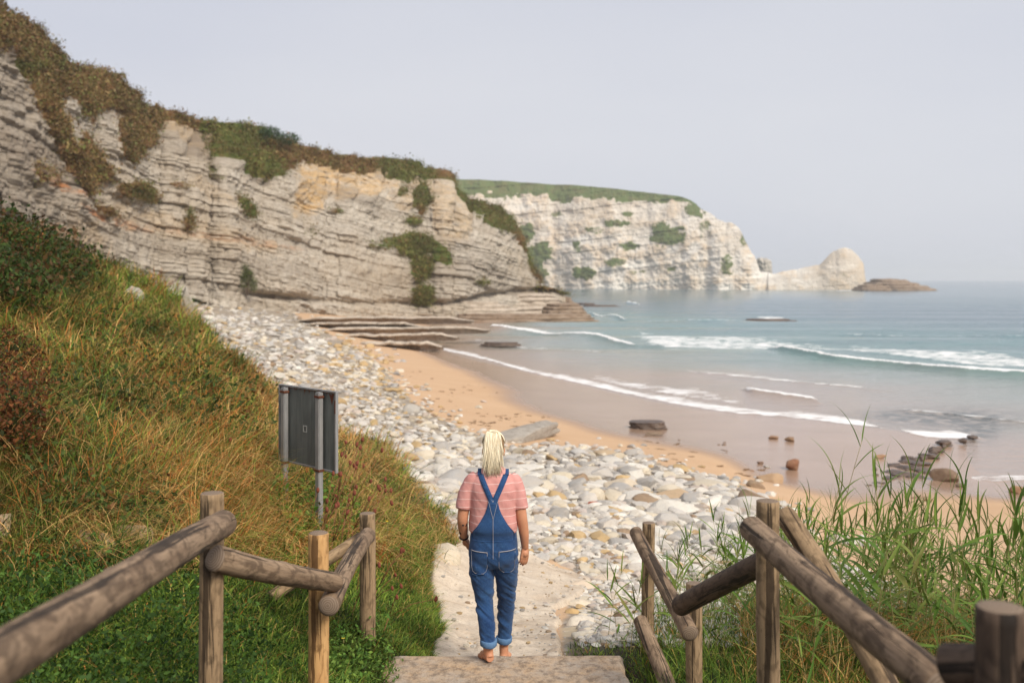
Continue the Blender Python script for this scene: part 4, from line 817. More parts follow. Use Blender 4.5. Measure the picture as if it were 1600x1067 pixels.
tag(link('grass_tussocks', blades('grass_tussocks', R0, Lt, np.repeat(np.interp(y, [5, 30], [.006, .020]), per) * gt.uniform(.6, 1.5, nt_s * per), np.repeat(ccol * .6, per, 0) * gt.uniform(.7, 1.2, (nt_s * per, 1)), 1.1, 1.2, 33, (.12, -.1), 5, tipcol=np.repeat(ccol, per, 0) * gt.uniform(.8, 1.25, (nt_s * per, 1))), mat_grass), kind='stuff')
gt = np.random.default_rng(82); u, v, x, y, z = sample(bank_poly, 3400, -100, 650, 390, 900)
cb = pick(np.tile(np.array([.35, .1, .7, .8, .15, .2]), (len(u), 1)), gt) * gt.uniform(.8, 1.2, (len(u), 1))
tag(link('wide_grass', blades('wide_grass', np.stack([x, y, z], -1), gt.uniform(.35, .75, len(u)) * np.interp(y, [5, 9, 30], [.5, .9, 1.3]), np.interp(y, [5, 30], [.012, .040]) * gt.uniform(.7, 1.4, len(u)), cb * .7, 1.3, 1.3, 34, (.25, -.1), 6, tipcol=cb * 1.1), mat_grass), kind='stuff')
# broad leaves: nettle, bramble and ivy patches
def leaves(name, poly, n, u0, u1, v0, v1, size, cols_, hmax, seed):
    g = np.random.default_rng(seed); u, v, x, y, z = sample(poly, n, u0, u1, v0, v1); c = np.array(cols_)[g.integers(0, len(cols_), len(u))] * g.uniform(.7, 1.3, (len(u), 1))
    P = np.stack([x, y, z + g.random(len(u)) * hmax], -1); return tag(link(name, tuft_mesh(name, P, None, size * g.uniform(.6, 1.3, len(u)) * (np.interp(y, [5, 30], [.8, 2.0]) if seed in (7, 9) else 1), c, 5, seed=seed, spread=1.3), mat_grass), kind='stuff')
leaves('nettle_patch', [(-60,900),(120,880),(330,930),(420,1010),(430,1200),(-60,1200)], 3000, -60, 430, 880, 1180, .036, [(.045, .09, .018), (.08, .15, .028), (.03, .06, .015)], .2, 1)
leaves('bramble_patch', [(420,800),(470,760),(520,770),(565,830),(560,880),(430,880)], 1100, 400, 580, 750, 890, .055, [(.07, .14, .02), (.12, .20, .03), (.2, .17, .03)], .35, 2)
leaves('ivy_patch', [(0,560),(250,560),(380,640),(330,720),(100,700),(0,720)], 2600, 0, 400, 540, 730, .07, [(.05, .08, .02), (.09, .12, .025), (.035, .05, .015)], .25, 3)
leaves('bramble_thicket', [(120,700),(300,720),(330,800),(260,850),(60,840),(40,760)], 2600, 40, 340, 700, 860, .05, [(.045, .075, .02), (.08, .11, .03), (.16, .08, .03)], .25, 4)
leaves('low_bushes', [(0,372),(120,400),(250,440),(310,500),(300,560),(100,540),(0,470)], 5000, -100, 330, 365, 570, .07, [(.10, .13, .025), (.14, .18, .035), (.06, .09, .02), (.22, .14, .04)], .3, 5)
leaves('dark_scrub', [(-100,340),(60,385),(150,425),(140,470),(40,520),(-100,520)], 5000, -100, 160, 340, 530, .075, [(.03, .05, .012), (.05, .08, .018), (.09, .05, .02)], .75, 7)
leaves('red_scrub', [(-100,540),(50,560),(80,640),(60,760),(-100,760)], 3600, -100, 90, 540, 770, .045, [(.10, .035, .015), (.16, .06, .02), (.04, .045, .015)], .45, 8)
leaves('scrub_patches', [(120,480),(300,520),(430,640),(420,740),(300,690),(150,600)], 2400, 110, 440, 480, 750, .06, [(.03, .055, .012), (.06, .085, .02), (.15, .07, .02)], .4, 9)
leaves('herb_patch', [(545,985),(600,950),(615,1067),(520,1100),(500,1040)], 1100, 500, 620, 940, 1100, .035, [(.08, .16, .03), (.14, .22, .04)], .14, 6)
# ------------------------------------------------------------------ log railings
def wood_mat(name, c0, c1, dark, grey=.0):
    b = NB(name); p = b.coord('Object', (11, 11, .9)); info = b.n('ObjectInfo'); ad = b.n('VectorMath'); ad.operation = 'ADD'; b.L.new(p, ad.inputs[0]); sc = b.n('VectorMath'); sc.operation = 'SCALE'
    cmb = b.n('CombineXYZ'); b.L.new(info.outputs['Random'], cmb.inputs[2]); b.L.new(cmb.outputs[0], sc.inputs[0]); sc.inputs['Scale'].default_value = 37; b.L.new(sc.outputs[0], ad.inputs[1]); q = ad.outputs[0]
    n1 = b.noise(q, 1.6, 6, .65, .3); n2 = b.noise(q, 7, 5, .7); p2 = b.coord('Object', (7, 7, 4)); n3 = b.noise(p2, 2.0, 5, .65, .8)
    c = b.mix(b.mr(n1, .32, .68), c0, c1); c = b.mix(b.mr(n2, .5, .72, 0, .75), c, dark); c = b.mix(b.mr(n3, .48, .58, 0, .7), c, tuple(x * .5 for x in c0))
    pc = b.coord('Object', (16, 16, .5)); cr_ = b.mr(b.noise(pc, 1.3, 4, .6, .3), .585, .615, 0, 1); c = b.mix(b.math('MULTIPLY', cr_, .85), c, tuple(x * .3 for x in dark))
    kn = b.vor(b.coord('Object', (1, 1, .8)), 5.5)['Distance']; c = b.mix(b.mr(kn, .12, .07, 0, .8), c, tuple(x * .5 for x in dark))
    h = b.math('SUBTRACT', b.math('ADD', b.math('MULTIPLY', n1, .8), b.math('MULTIPLY', n2, .4)), cr_); b.bump(h, .7, .008); return b.out(c, .8)
m_post = wood_mat('weathered_post_wood', (.25, .165, .09), (.36, .25, .145), (.10, .062, .036))
m_rail = wood_mat('weathered_rail_wood', (.15, .095, .058), (.34, .24, .155), (.055, .036, .024))
m_new = wood_mat('fresh_post_wood', (.50, .27, .10), (.60, .36, .155), (.30, .14, .05))
m_dark = wood_mat('dark_rail_wood', (.085, .055, .038), (.14, .095, .065), (.03, .02, .014))
m_grain = NB('log_end_grain'); q = m_grain.n('TexWave'); q.wave_type = 'RINGS'; q.rings_direction = 'Z'; m_grain.L.new(m_grain.coord('Object'), q.inputs['Vector']); q.inputs['Scale'].default_value = 28; q.inputs['Distortion'].default_value = 2.5; q.inputs['Detail'].default_value = 3
m_grain_ = m_grain.out(m_grain.mix(m_grain.mr(q.outputs['Fac'], 0, 1, 0, .8), (.24, .18, .13), (.12, .08, .055)))
def log(name, a, c, ra, rc, parent, mat, seed=0, dome=.25, bend=.01, label=None, seg=28, oval=1.0):
    """a round timber from a to c; the mesh lies along its own Z so that the grain follows it"""
    a, c = Vector(a), Vector(c); ln_ = (c - a).length; n_ = max(20, int(ln_ / .03)); t = np.linspace(0, 1, n_); th = np.arange(seg) / seg * 2 * math.pi
    r = (ra + (rc - ra) * t)[:, None] * (1 + .05 * fbm(t[:, None] * ln_ * 3, np.cos(th)[None] * .8 + seed, np.sin(th)[None] * .8, 3, seed) + .012 * fbm(t[:, None] * ln_ * 9, np.cos(th)[None] * 5, np.sin(th)[None] * 5, 2, seed + 3))
    kn_ = np.random.default_rng(seed)
    for _ in range(int(ln_ * 2) + 1):
        kt, ka = kn_.random(), kn_.uniform(0, 6.28); r = r * (1 + .09 * np.exp(-((t[:, None] - kt) * ln_ / .03) ** 2 - ((np.cos(th - ka)[None] - 1) / .12) ** 2))
    bx = bend * np.sin(t * math.pi * 1.1 + seed); by = bend * np.sin(t * math.pi * .9 + seed * 2)
    V_ = np.stack([r * np.cos(th)[None] * oval + bx[:, None], r * np.sin(th)[None] + by[:, None], np.broadcast_to((t * ln_)[:, None], r.shape)], -1)
    rows = [V_]; 
    def endcap(row, sg, rad):
        cx = row.mean(0); out = []
        for s, dz in ((.93, .35), (.7, .75), (.4, .93), (.02, 1.0)): out.append((row - cx) * s + cx + (0, 0, sg * rad * dome * dz))
        return out
    top = endcap(V_[-1], 1, rc); bot = endcap(V_[0], -1, ra)
    P = np.concatenate([np.array(bot[::-1]), V_, np.array(top)], 0)
    me = new_mesh(name, P.reshape(-1, 3), quads=grid_faces(len(P), seg, True)); me.materials.append(mat); me.materials.append(m_grain_)
    fi = np.zeros(len(me.polygons), np.int32); per = seg; fi[:3 * per] = 1; fi[-3 * per:] = 1; me.polygons.foreach_set('material_index', fi)
    o = link(name, me, None, parent); o.matrix_local = Matrix.Translation(a - (parent.location if parent else Vector())) @ (c - a).to_track_quat('Z', 'Y').to_matrix().to_4x4()
    if label: o['label'] = label
    return o
fl_e = empty('log_railing', px(450, 1130, 6.0), 'log post and rail fence going down the left side of the path', 'fence')
fr_e = empty('log_railing', px(1150, 1130, 6.0), 'log post and rail fence going down the right side of the path', 'fence')
def post(u, v, Y, wpx, par, mat=m_post, hh=1.35, seed=0, lab=None, dome=.12):
    t_ = V(u, v, Y); r = wpx / 2 / F * Y; return log('post', (t_.x, t_.y, t_.z - hh), (t_.x, t_.y, t_.z), r, r * .98, par, mat, seed, dome, .004, lab, 32)
def rail(p0, p1, w0, w1, par, mat=m_rail, seed=0, lab=None, dome=.35, bend=.012):
    return log('rail', V(*p0), V(*p1), w0 / 2 / F * p0[2], w1 / 2 / F * p1[2], par, mat, seed, dome, bend, lab, 32)
post(330, 771, 4.92, 37, fl_e, seed=1, hh=1.5)
post(497, 834, 5.85, 32, fl_e, m_new, seed=2, lab='new orange brown post, lighter than the others', dome=.3)
post(574, 802, 7.5, 25, fl_e, seed=3, hh=1.05)
rail((352, 822, 4.78), (-70, 1056, 2.05), 42, 96, fl_e, seed=4, lab='nearest thick rail slanting to the lower left corner')
rail((335, 870, 4.86), (526, 911, 5.68), 42, 30, fl_e, seed=5)
rail((513, 944, 5.60), (574, 838, 7.32), 33, 24, fl_e, seed=6)
rail((563, 842, 7.62), (425, 930, 7.1), 19, 19, fl_e, m_post, seed=7, lab='thin brace log behind the fence, running down into the grass')
post(1201, 783, 4.95, 36, fr_e, seed=11, hh=1.5)
post(1085, 911, 6.75, 26, fr_e, seed=12, hh=1.0)
post(1013, 817, 8.0, 20, fr_e, seed=13, hh=1.1)
post(1562, 950, 2.35, 76, fr_e, m_dark, seed=14, hh=1.1, lab='dark near post at the right edge')
rail((1172, 822, 4.74), (1475, 1082, 3.0), 39, 66, fr_e, seed=15, lab='thick rail crossing in front of the tall post, slanting down right')
rail((1203, 876, 4.98), (1066, 945, 6.42), 38, 31, fr_e, m_dark, seed=16)
rail((1075, 990, 6.45), (996, 830, 7.88), 28, 20, fr_e, seed=17)
rail((1003, 968, 7.7), (1047, 1090, 6.9), 22, 27, fr_e, seed=18, lab='low loose log slanting beside the foot of the far post')
rail((1226, 806, 5.12), (1400, 1095, 4.1), 33, 40, fr_e, m_post, seed=19, lab='lighter brown brace log behind the tall post', dome=.1)
rail((1480, 1046, 2.45), (1760, 1036, 2.2), 66, 74, fr_e, m_dark, seed=20, lab='dark blurred rail low at the right edge')

# ------------------------------------------------------------------ notice board seen from behind
b = NB('dull_metal'); p = b.coord('Object', (3, 3, 1)); n1 = b.noise(p, 3, 5, .6); n2 = b.noise(b.coord('Object', (14, 14, .7)), 2.2, 4, .6)
c = b.mix(b.mr(n1, .3, .7), (.095, .105, .10), (.165, .178, .168)); c = b.mix(b.mr(n2, .5, .75, 0, .5), c, (.24, .25, .235))
sz_ = b.n('SeparateXYZ'); b.L.new(b.coord('Object'), sz_.inputs[0]); top_ = b.math('ADD', sz_.outputs[2], b.mr(b.noise(b.coord('Object', (9, 1, 3)), 2, 4, .7), .3, .7, -.07, .07))
c = b.mix(b.mr(top_, .325, .36), c, (.12, .045, .02)); b.b.inputs['Metallic'].default_value = .1; m_panel = b.out(c, .5)
b = NB('galvanised'); n1 = b.noise(b.coord('Object', (4, 4, 1)), 5, 5, .65); c = b.mix(b.mr(n1, .3, .7), (.25, .25, .25), (.40, .39, .38)); c = b.mix(b.mr(b.noise(b.coord('Object'), 7, 4, .7), .62, .7), c, (.22, .08, .03)); b.b.inputs['Metallic'].default_value = .35; m_galv = b.out(c, .5)
b = NB('rusty_clamp'); m_rust = b.out(b.mix(b.noise(b.coord('Object'), 40, 3), (.17, .05, .02), (.07, .03, .02)), .8)
A_ = V(437, 600, 9.62); B_ = V(526.5, 615, 8.95); wd = math.hypot(B_.x - A_.x, B_.y - A_.y); ang = math.atan2(B_.y - A_.y, B_.x - A_.x); hgt = .735
sg_ = empty('notice_board', ((A_.x + B_.x) / 2, (A_.y + B_.y) / 2, 3.45), 'grey metal notice board seen from behind on two posts in the long grass', 'sign', rz=ang)
zc = 4.995 - 3.45 - hgt / 2
def box(name, c0, sz, mat, parent, bev=.003, lab=None, rot=None, mesh=None):
    bm = bmesh.new(); bmesh.ops.create_cube(bm, size=1, matrix=Matrix.Diagonal((*sz, 1)))
    if bev: bmesh.ops.bevel(bm, geom=bm.edges[:], offset=bev, segments=2, affect='EDGES')
    me = bpy.data.meshes.new(name); bm.to_mesh(me); bm.free(); o = link(name, me, mat, parent, c0)
    if rot: o.rotation_euler = rot
    if lab: o['label'] = lab
    return o
pn_ = box('panel', (0, 0, zc), (wd - .03, .006, hgt - .03), m_panel, sg_, 0)
for nm, c0, s0 in [('frame_edge', (0, 0, zc + hgt / 2 - .008), (wd, .032, .016)), ('frame_edge', (0, 0, zc - hgt / 2 + .008), (wd, .032, .016)), ('frame_edge', (-wd / 2 + .009, 0, zc), (.018, .030, hgt - .033)), ('frame_edge', (wd / 2 - .009, 0, zc), (.018, .030, hgt - .033))]: box(nm, c0, s0, m_galv, sg_, .002)
for k, (xx, ln2) in enumerate([(-wd / 2 + .155, 1.62), (wd / 2 - .215, 1.62)]):
    o = box('post', (xx, -.045, zc + hgt / 2 - .02 - ln2 / 2), (.062, .05, ln2), m_galv, sg_, .006); 
    for zz_ in (zc - hgt / 2 + .005, zc + hgt / 2 - .06): box('clamp', (0, .0, zz_ - (zc + hgt / 2 - .02 - ln2 / 2)), (.078, .062, .022), m_rust, o, .003)
    box('bolt', (0, -.03, -.25 - k * .04), (.014, .014, .014), m_rust, o, .003)
fr4 = []
for c0, s0 in [((0, -.006, .034), (.075, .004, .007)), ((0, -.006, -.034), (.075, .004, .007)), ((-.034, -.006, 0), (.007, .004, .061)), ((.034, -.006, 0), (.007, .004, .061))]:
    bm = bmesh.new(); bmesh.ops.create_cube(bm, size=1, matrix=Matrix.Translation(c0) @ Matrix.Diagonal((*s0, 1))); fr4.append((np.array([q.co[:] for q in bm.verts]), [[x.index for x in f.verts] for f in bm.faces], [])); bm.free()
v, q, t_ = merge(fr4); bW = NB('sticker_white'); stx = link('sticker', new_mesh('sticker', v, q, smooth=False), bW.out((.55, .55, .5)), sg_, (-.03, 0, zc - .02)); stx.scale = (.8, 1, .8)
# rust runs at the top right corner, a thin plate of flaked metal
rv = [(0, 0, 0), (.03, 0, -.015), (.06, 0, 0), (.045, 0, -.05), (.035, 0, -.085), (.02, 0, -.04)]
rs = link('rust_patch', new_mesh('rust_patch', np.array(rv) * (1.5, 1, 1.3), tris=[(0, 5, 1), (5, 4, 3), (5, 3, 1), (1, 3, 2)], smooth=False), m_rust, sg_, (wd / 2 - .125, -.0045, zc + hgt / 2 - .02))
rs2 = box('rust_patch', (wd / 2 - .009, -.0165, zc + hgt / 2 - .14), (.015, .004, .12), m_rust, sg_, .001)

# ------------------------------------------------------------------ reeds on the right: every stalk a thing
b = NB('reed_leaf'); info = b.n('ObjectInfo'); ca = b.mix(b.mr(info.outputs['Random'], 0, 1), (.075, .155, .022), (.18, .27, .045)); ca = b.mix(b.mr(b.noise(b.pos(), 2.2, 3), .5, .7, 0, .6), ca, (.30, .22, .08))
tr = b.n('BsdfTranslucent'); ms = b.n('MixShader'); ms.inputs[0].default_value = .25; b.b.inputs['Specular IOR Level'].default_value = .2; b.L.new(ca, tr.inputs[0]); b.out(ca, .5); b.L.new(b.b.outputs[0], ms.inputs[1]); b.L.new(tr.outputs[0], ms.inputs[2]); b.L.new(ms.outputs[0], b.t.nodes['Material Output'].inputs['Surface']); m_reed = b.m
b = NB('reed_stem'); m_stem = b.out(b.mix(b.noise(b.pos(), 3, 2), (.22, .20, .07), (.30, .23, .10)), .6)
def reed_leaf_mesh(ln_, wd_, droop, seed, fold=.25):
    n_ = 12; t = np.linspace(0, 1, n_); wv = wd_ * (np.clip(t * 9, .35, 1)) * (1 - t ** 2.2) + .0005; g = np.random.default_rng(seed); tw = g.uniform(-.5, .5) * t
    x = ln_ * (t - .12 * t ** 3); z = -ln_ * droop * t ** 2.2 + ln_ * .05 * np.sin(t * 3); y = ln_ * g.uniform(-.08, .08) * t ** 2
    L_ = np.stack([x, y - wv * np.cos(tw), z + wv * np.sin(tw)], -1); M_ = np.stack([x, y, z - wv * fold], -1); R_ = np.stack([x, y + wv * np.cos(tw), z - wv * np.sin(tw)], -1)
    me = grid_mesh('leaf', np.stack([L_, M_, R_], 0)); me.materials.append(m_reed); return me
LM = [reed_leaf_mesh(g_[0], g_[1], g_[2], k) for k, g_ in enumerate([(.52, .016, .10), (.44, .015, .30), (.60, .017, .22), (.36, .011, .05), (.48, .018, .45), (.40, .013, -.05)])]
g = np.random.default_rng(99)
def make_reed(h, seed, nleaf):
    g = np.random.default_rng(seed); r = empty('reed', (0, 0, 0), 'x', 'reed', 'tall green reeds behind the right railing'); lx, ly = g.uniform(.02, .14), g.uniform(-.05, .05)
    t = np.linspace(0, 1, 12); path = np.stack([lx * h * t ** 2, ly * h * t ** 2, h * t], -1); v, q, tt_ = tube(path, np.interp(t, [0, 1], [.0042, .0016]), 6)
    me = new_mesh('stem', v, q, tt_); me.materials.append(m_stem); link('stem', me, None, r)
    for k in range(nleaf):
        f = .22 + .76 * k / (nleaf - 1); side = 0 if k % 2 else 180; o = link('leaf', LM[int(g.integers(0, 6))], None, r, (lx * h * f * f, ly * h * f * f, h * f))
        up = 18 + 46 * f ** 2 + g.uniform(-12, 12); o.rotation_euler = Euler((g.uniform(-.5, .5), -R(up), R(side + g.normal() * 38)), 'XYZ'); s_ = (1.0 - .35 * abs(f - .55)) * g.uniform(.8, 1.1); o.scale = (s_, s_, s_)
    # a rolled young leaf stands straight out of the top
    o = link('leaf', LM[3], None, r, (lx * h, ly * h, h)); o.rotation_euler = (0, -R(84), g.uniform(0, 6)); o.scale = (.9, .8, .8)
    return r
protos = [make_reed(hh_, 60 + k, nl_) for k, (hh_, nl_) in enumerate([(1.15, 8), (1.35, 9), (1.0, 7), (1.5, 9), (.85, 6), (1.25, 9), (1.1, 7), (1.75, 9)])]
def copy_tree(o):
    c = o.copy(); COL.objects.link(c)
    for ch in list(o.children): d = ch.copy(); COL.objects.link(d); d.parent = c
    return c
RP = []   # (photo column at the foot, distance, proto, scale)
for (u, Y, k, s_) in [(1262, 7.1, 7, 1.02), (1352, 7.6, 3, .98), (1322, 7.2, 3, 1.0), (1560, 6.4, 7, .98), (1592, 6.6, 3, 1.0), (1530, 7.2, 1, 1.1), (1480, 7.4, 3, .95), (1268, 7.0, 3, .98), (1446, 7.6, 1, 1.12), (1408, 7.1, 5, 1.15)]: RP.append((u, Y, k, s_))
while len(RP) < 285:
    u = g.uniform(1040, 1720); Y = g.uniform(7.5, 10.4) if u < 1250 else g.uniform(6.5, 10.6)
    if u < 1120 and g.random() < .45: continue
    k = int(g.choice([0, 1, 2, 4, 5, 6], p=[.22, .16, .18, .14, .15, .15])); RP.append((u, Y, k, g.uniform(.7, .98) * np.interp(u, [1040, 1150, 1300, 1700], [.72, .85, 1.0, 1.08])))
for q in [(985, 7.9), (975, 8.05), (965, 8.3), (992, 8.2), (950, 8.6), (1002, 8.4)]: RP.append((q[0], q[1], 4, g.uniform(.55, .8)))
RX = np.array([((u - 800) / F * Y, Y) for u, Y, _, _ in RP]); RZ = ground_z(RX[:, 0], RX[:, 1])
def band_of(Y, h):
    return ('tall ' if h > 1.35 else ('short ' if h < .8 else 'middling ')), ('near side' if Y < 7.5 else ('mid bed' if Y < 9 else 'far side'))
col_name = lambda u: 'by the far post' if u < 1060 else ('between low and tall posts' if u < 1190 else ('just right of the tall post' if u < 1290 else ('behind the thick slanting rail' if u < 1430 else ('left of the dark near post' if u < 1525 else 'beyond the dark near post'))))
first = set(); rl = defaultdict(list)
for i, (u, Y, k, s_) in enumerate(RP):
    o = protos[k] if k not in first else copy_tree(protos[k]); first.add(k)
    o.location = (RX[i, 0], Y, RZ[i] - .04); o.scale = (s_,) * 3; o.rotation_euler = (g.uniform(-.1, .1), g.uniform(-.02, .18), g.uniform(-.5, .5) + (math.pi if g.random() < .3 else 0))
    h = [1.15, 1.35, 1.0, 1.5, .85, 1.25, 1.1, 1.75][k] * s_; a_, b_ = band_of(Y, h); rl[f'{a_}green reed {col_name(u)}, {b_}'].append((u, o))
for l, it in rl.items():
    it.sort(key=lambda q: q[0])
    for k, (u, o) in enumerate(it): o['label'] = l if len(it) == 1 else ((f'{ORD[k]} {l}') if k < 10 and k < len(it) - 1 else (f'rightmost {l}' if k == len(it) - 1 else f'further right {l}'))
# dry stalk grass low in the reed bed
gg = np.random.default_rng(4); n_ = 9000; u = gg.uniform(1160, 1750, n_); Y = gg.uniform(6.8, 10.5, n_); x = (u - 800) / F * Y; zg = ground_z(x, Y)
W = np.tile(np.array([.6, .35, .5, .15, .25, .3]), (n_, 1)); c_ = pick(W, gg) * gg.uniform(.7, 1.2, (n_, 1))
tag(link('reed_litter', blades('reed_litter', np.stack([x, Y, zg - .02], -1), gg.uniform(.25, .75, n_) * np.interp(u, [1050, 1250], [.5, 1]), gg.uniform(.004, .011, n_), c_, 1.0, .9, 9, (.15, 0)), mat_grass), kind='stuff')
# tall loose blades that stand over the grass of the bank
gg = np.random.default_rng(14); u, v, x, y, z = sample(bank_poly, 9000, -60, 700, 440, 900)
c_ = pick(np.tile(np.array([.8, .15, .5, .2, .02, .3]), (len(u), 1)), gg)
tag(link('tall_grass', blades('tall_grass', np.stack([x, y, z], -1), gg.uniform(.45, .95, len(u)) * np.where(u > 600, .6, 1) * np.interp(y, [5, 9, 30], [.6, .9, 1.1]), np.interp(y, [5, 30], [.006, .016]) * gg.uniform(.7, 1.4, len(u)), c_, 1.2, 1.2, 7, (.35, -.1), 6), mat_grass), kind='stuff')

# ------------------------------------------------------------------ dry burnet flower stalks by the notice board
b = NB('dry_flower_head'); m_head = b.out(b.mix(b.noise(b.coord('Object'), 60, 3), (.13, .03, .02), (.24, .075, .04)), .9)
b = NB('dry_stalk'); m_stalk = b.out((.24, .10, .05), .8)
HS = stone_shape(3, 9, 0, 1.0, .15)
hm = new_mesh('flower_head', HS[0] * (.0125, .0125, .021), tris=HS[1]); hm.materials.append(m_head)
def flower(u, v, Y, heads, h, lab, seed):
    g = np.random.default_rng(seed); tip = V(u, v, Y); gz_ = float(ground_z(tip.x, Y)); r = empty('dried_flower', (tip.x - .25, Y, gz_ - .03), lab, 'wildflower', 'dried red brown flower stalks around the notice board')
    top = tip - r.location; parts = []
    for k in range(heads):
        e = np.array([top.x + g.normal() * .11, g.normal() * .08, top.z - abs(g.normal()) * .12 * (k > 0) + .03]); fz = np.array([top.x * .35, 0, top.z * .6])
        parts.append(tube([fz, (fz + e) / 2 + (0, 0, .03), e], [.003, .0025, .002], 5)); hd = link('flower_head', hm, None, r, tuple(e)); hd.rotation_euler = (g.normal() * .2, g.normal() * .2, 0); hd.scale = (g.uniform(.8, 1.25),) * 3
    parts.append(tube([(0, 0, 0), (top.x * .1, 0, top.z * .3), (top.x * .35, 0, top.z * .6)], [.004, .0035, .003], 6)); v_, q_, t_ = merge(parts); link('stem', new_mesh('stem', v_, q_, t_), m_stalk, r)
for k, (u, v, Y, n_, lab) in enumerate([(555, 690, 9.0, 4, 'highest dry flower stalk right of the notice board'), (578, 700, 9.2, 3, 'dry flower stalk farthest right at the height of the board foot'), (545, 728, 8.8, 4, 'dark dry flower stalk just right of the lower corner of the board'), (567, 728, 8.9, 3, 'dry flower stalk second right of the lower board corner'),
    (535, 745, 8.6, 3, 'dry flower stalk directly under the right corner of the board'), (580, 750, 8.9, 4, 'clustered dry flower stalk above the far left post'), (550, 775, 8.4, 4, 'dry flower stalk between the board and the far left post'), (528, 785, 8.3, 3, 'dry flower stalk beside the right leg of the board'), (560, 800, 8.2, 3, 'low dry flower stalk left of the top of the far post'),
    (600, 768, 8.7, 3, 'dry flower stalk just right of the far left post'), (620, 862, 8.0, 2, 'dry flower stalk leaning out right of the far left post'), (640, 918, 7.9, 3, 'dry flower stalk leaning over the green verge by the path'), (612, 900, 7.9, 2, 'low dry flower stalk in the verge beside the far left post'), (590, 890, 7.7, 2, 'low dry flower stalk touching the far left post'),
    (512, 770, 8.7, 2, 'dry flower stalk between the two legs of the board'), (375, 688, 9.5, 3, 'lone dry flower stalk in the grass left of the board'), (355, 730, 9.0, 1, 'short dry flower stalk low in the grass left of the board')]): flower(u, v, Y, n_, .6, lab, 500 + k)
# two yellow flowers low in the grass
by = NB('yellow_petal'); m_yel = by.out((.75, .55, .04), .6)
for u, v, Y, lab in [(533, 1050, 6.6, 'small yellow flower low in the grass beside the orange post'), (536, 998, 7.0, 'tiny yellow flower in the grass between the left posts'), (605, 815, 8.6, 'small yellow flower right of the far left post')]:
    p0 = V(u, v, Y); e_ = empty('yellow_flower', (p0.x, p0.y, p0.z - .15), lab, 'wildflower'); v_, q_, t_ = tube([(0, 0, 0), (.005, 0, .15)], [.002, .0015], 5); link('stem', new_mesh('stem', v_, q_, t_), m_stem, e_)
    pv_, pt_ = [], []
    for k in range(8):
        a = k * math.pi / 4; o0 = len(pv_); ca_, sa_ = math.cos(a), math.sin(a); pv_ += [(0, 0, .15), (ca_ * .008 - sa_ * .004, sa_ * .008 + ca_ * .004, .156), (ca_ * .016, sa_ * .016, .158), (ca_ * .008 + sa_ * .004, sa_ * .008 - ca_ * .004, .156)]; pt_.append((o0, o0 + 1, o0 + 2, o0 + 3))
    link('petals', new_mesh('petals', pv_, pt_, smooth=False), m_yel, e_)
# ------------------------------------------------------------------ the walker
PX0, PY0, PZ0 = (771 - 800) / F * 7.55, 7.55, 3.118
pe = empty('person', (PX0, PY0, PZ0), 'person with long blonde ponytail in blue dungarees walking barefoot down the path', 'person')
def remesh(name, parts, vox, mat, parent, smooth_it=6, disp=None, fac=.5):
    v, q, t = merge(parts); me = new_mesh(name + '_raw', v, q, t); o = bpy.data.objects.new('raw', me); COL.objects.link(o)
    m = o.modifiers.new('r', 'REMESH'); m.mode = 'VOXEL'; m.voxel_size = vox; m2 = o.modifiers.new('s', 'SMOOTH'); m2.factor = fac; m2.iterations = smooth_it
    dg = bpy.context.evaluated_depsgraph_get(); dg.update(); ev = o.evaluated_get(dg); me2 = bpy.data.meshes.new_from_object(ev); bpy.data.objects.remove(o); bpy.data.meshes.remove(me); me2.name = name
    n = len(me2.vertices); co = np.empty(n * 3, np.float32); me2.vertices.foreach_get('co', co); co = co.reshape(-1, 3).astype(float)
    if disp is not None:
        no = np.empty(n * 3, np.float32); me2.vertices.foreach_get('normal', no); no = no.reshape(-1, 3); co = co + no * disp(co, no)[:, None]; me2.vertices.foreach_set('co', co.astype(np.float32).ravel()); me2.update()
    me2.polygons.foreach_set('use_smooth', np.ones(len(me2.polygons), bool)); me2.materials.clear(); me2.materials.append(mat)
    return link(name, me2, None, parent)
def loft(rings, seg=36, p=2.3):
    """rings: (x, y, z, rx, ry) stacked upwards, superellipse section"""
    R_ = np.array(rings, float); n0 = len(R_); t = np.linspace(0, 1, n0); tt_ = np.linspace(0, 1, (n0 - 1) * 5 + 1)
    C = np.stack([np.interp(tt_, t, R_[:, k]) for k in range(5)], -1)
    for k in range(5):      # round the profile a little
        c = C[:, k]; c2 = np.convolve(np.pad(c, 2, 'edge'), [.1, .2, .4, .2, .1], 'valid'); c2[0], c2[-1] = c[0], c[-1]; C[:, k] = c2
    th = np.arange(seg) / seg * 2 * math.pi; cx = np.sign(np.cos(th)) * np.abs(np.cos(th)) ** (2 / p); sy = np.sign(np.sin(th)) * np.abs(np.sin(th)) ** (2 / p)
    V_ = np.stack([C[:, 0:1] + C[:, 3:4] * cx, C[:, 1:2] + C[:, 4:5] * sy, np.broadcast_to(C[:, 2:3], (len(C), seg))], -1).reshape(-1, 3)
    n_ = len(C); V_ = np.vstack([V_, C[0, :3], C[-1, :3]]); a0, a1 = len(V_) - 2, len(V_) - 1
    T_ = [(a0, (j + 1) % seg, j) for j in range(seg)] + [(a1, (n_ - 1) * seg + j, (n_ - 1) * seg + (j + 1) % seg) for j in range(seg)]
    return V_, grid_faces(n_, seg, True), np.array(T_)
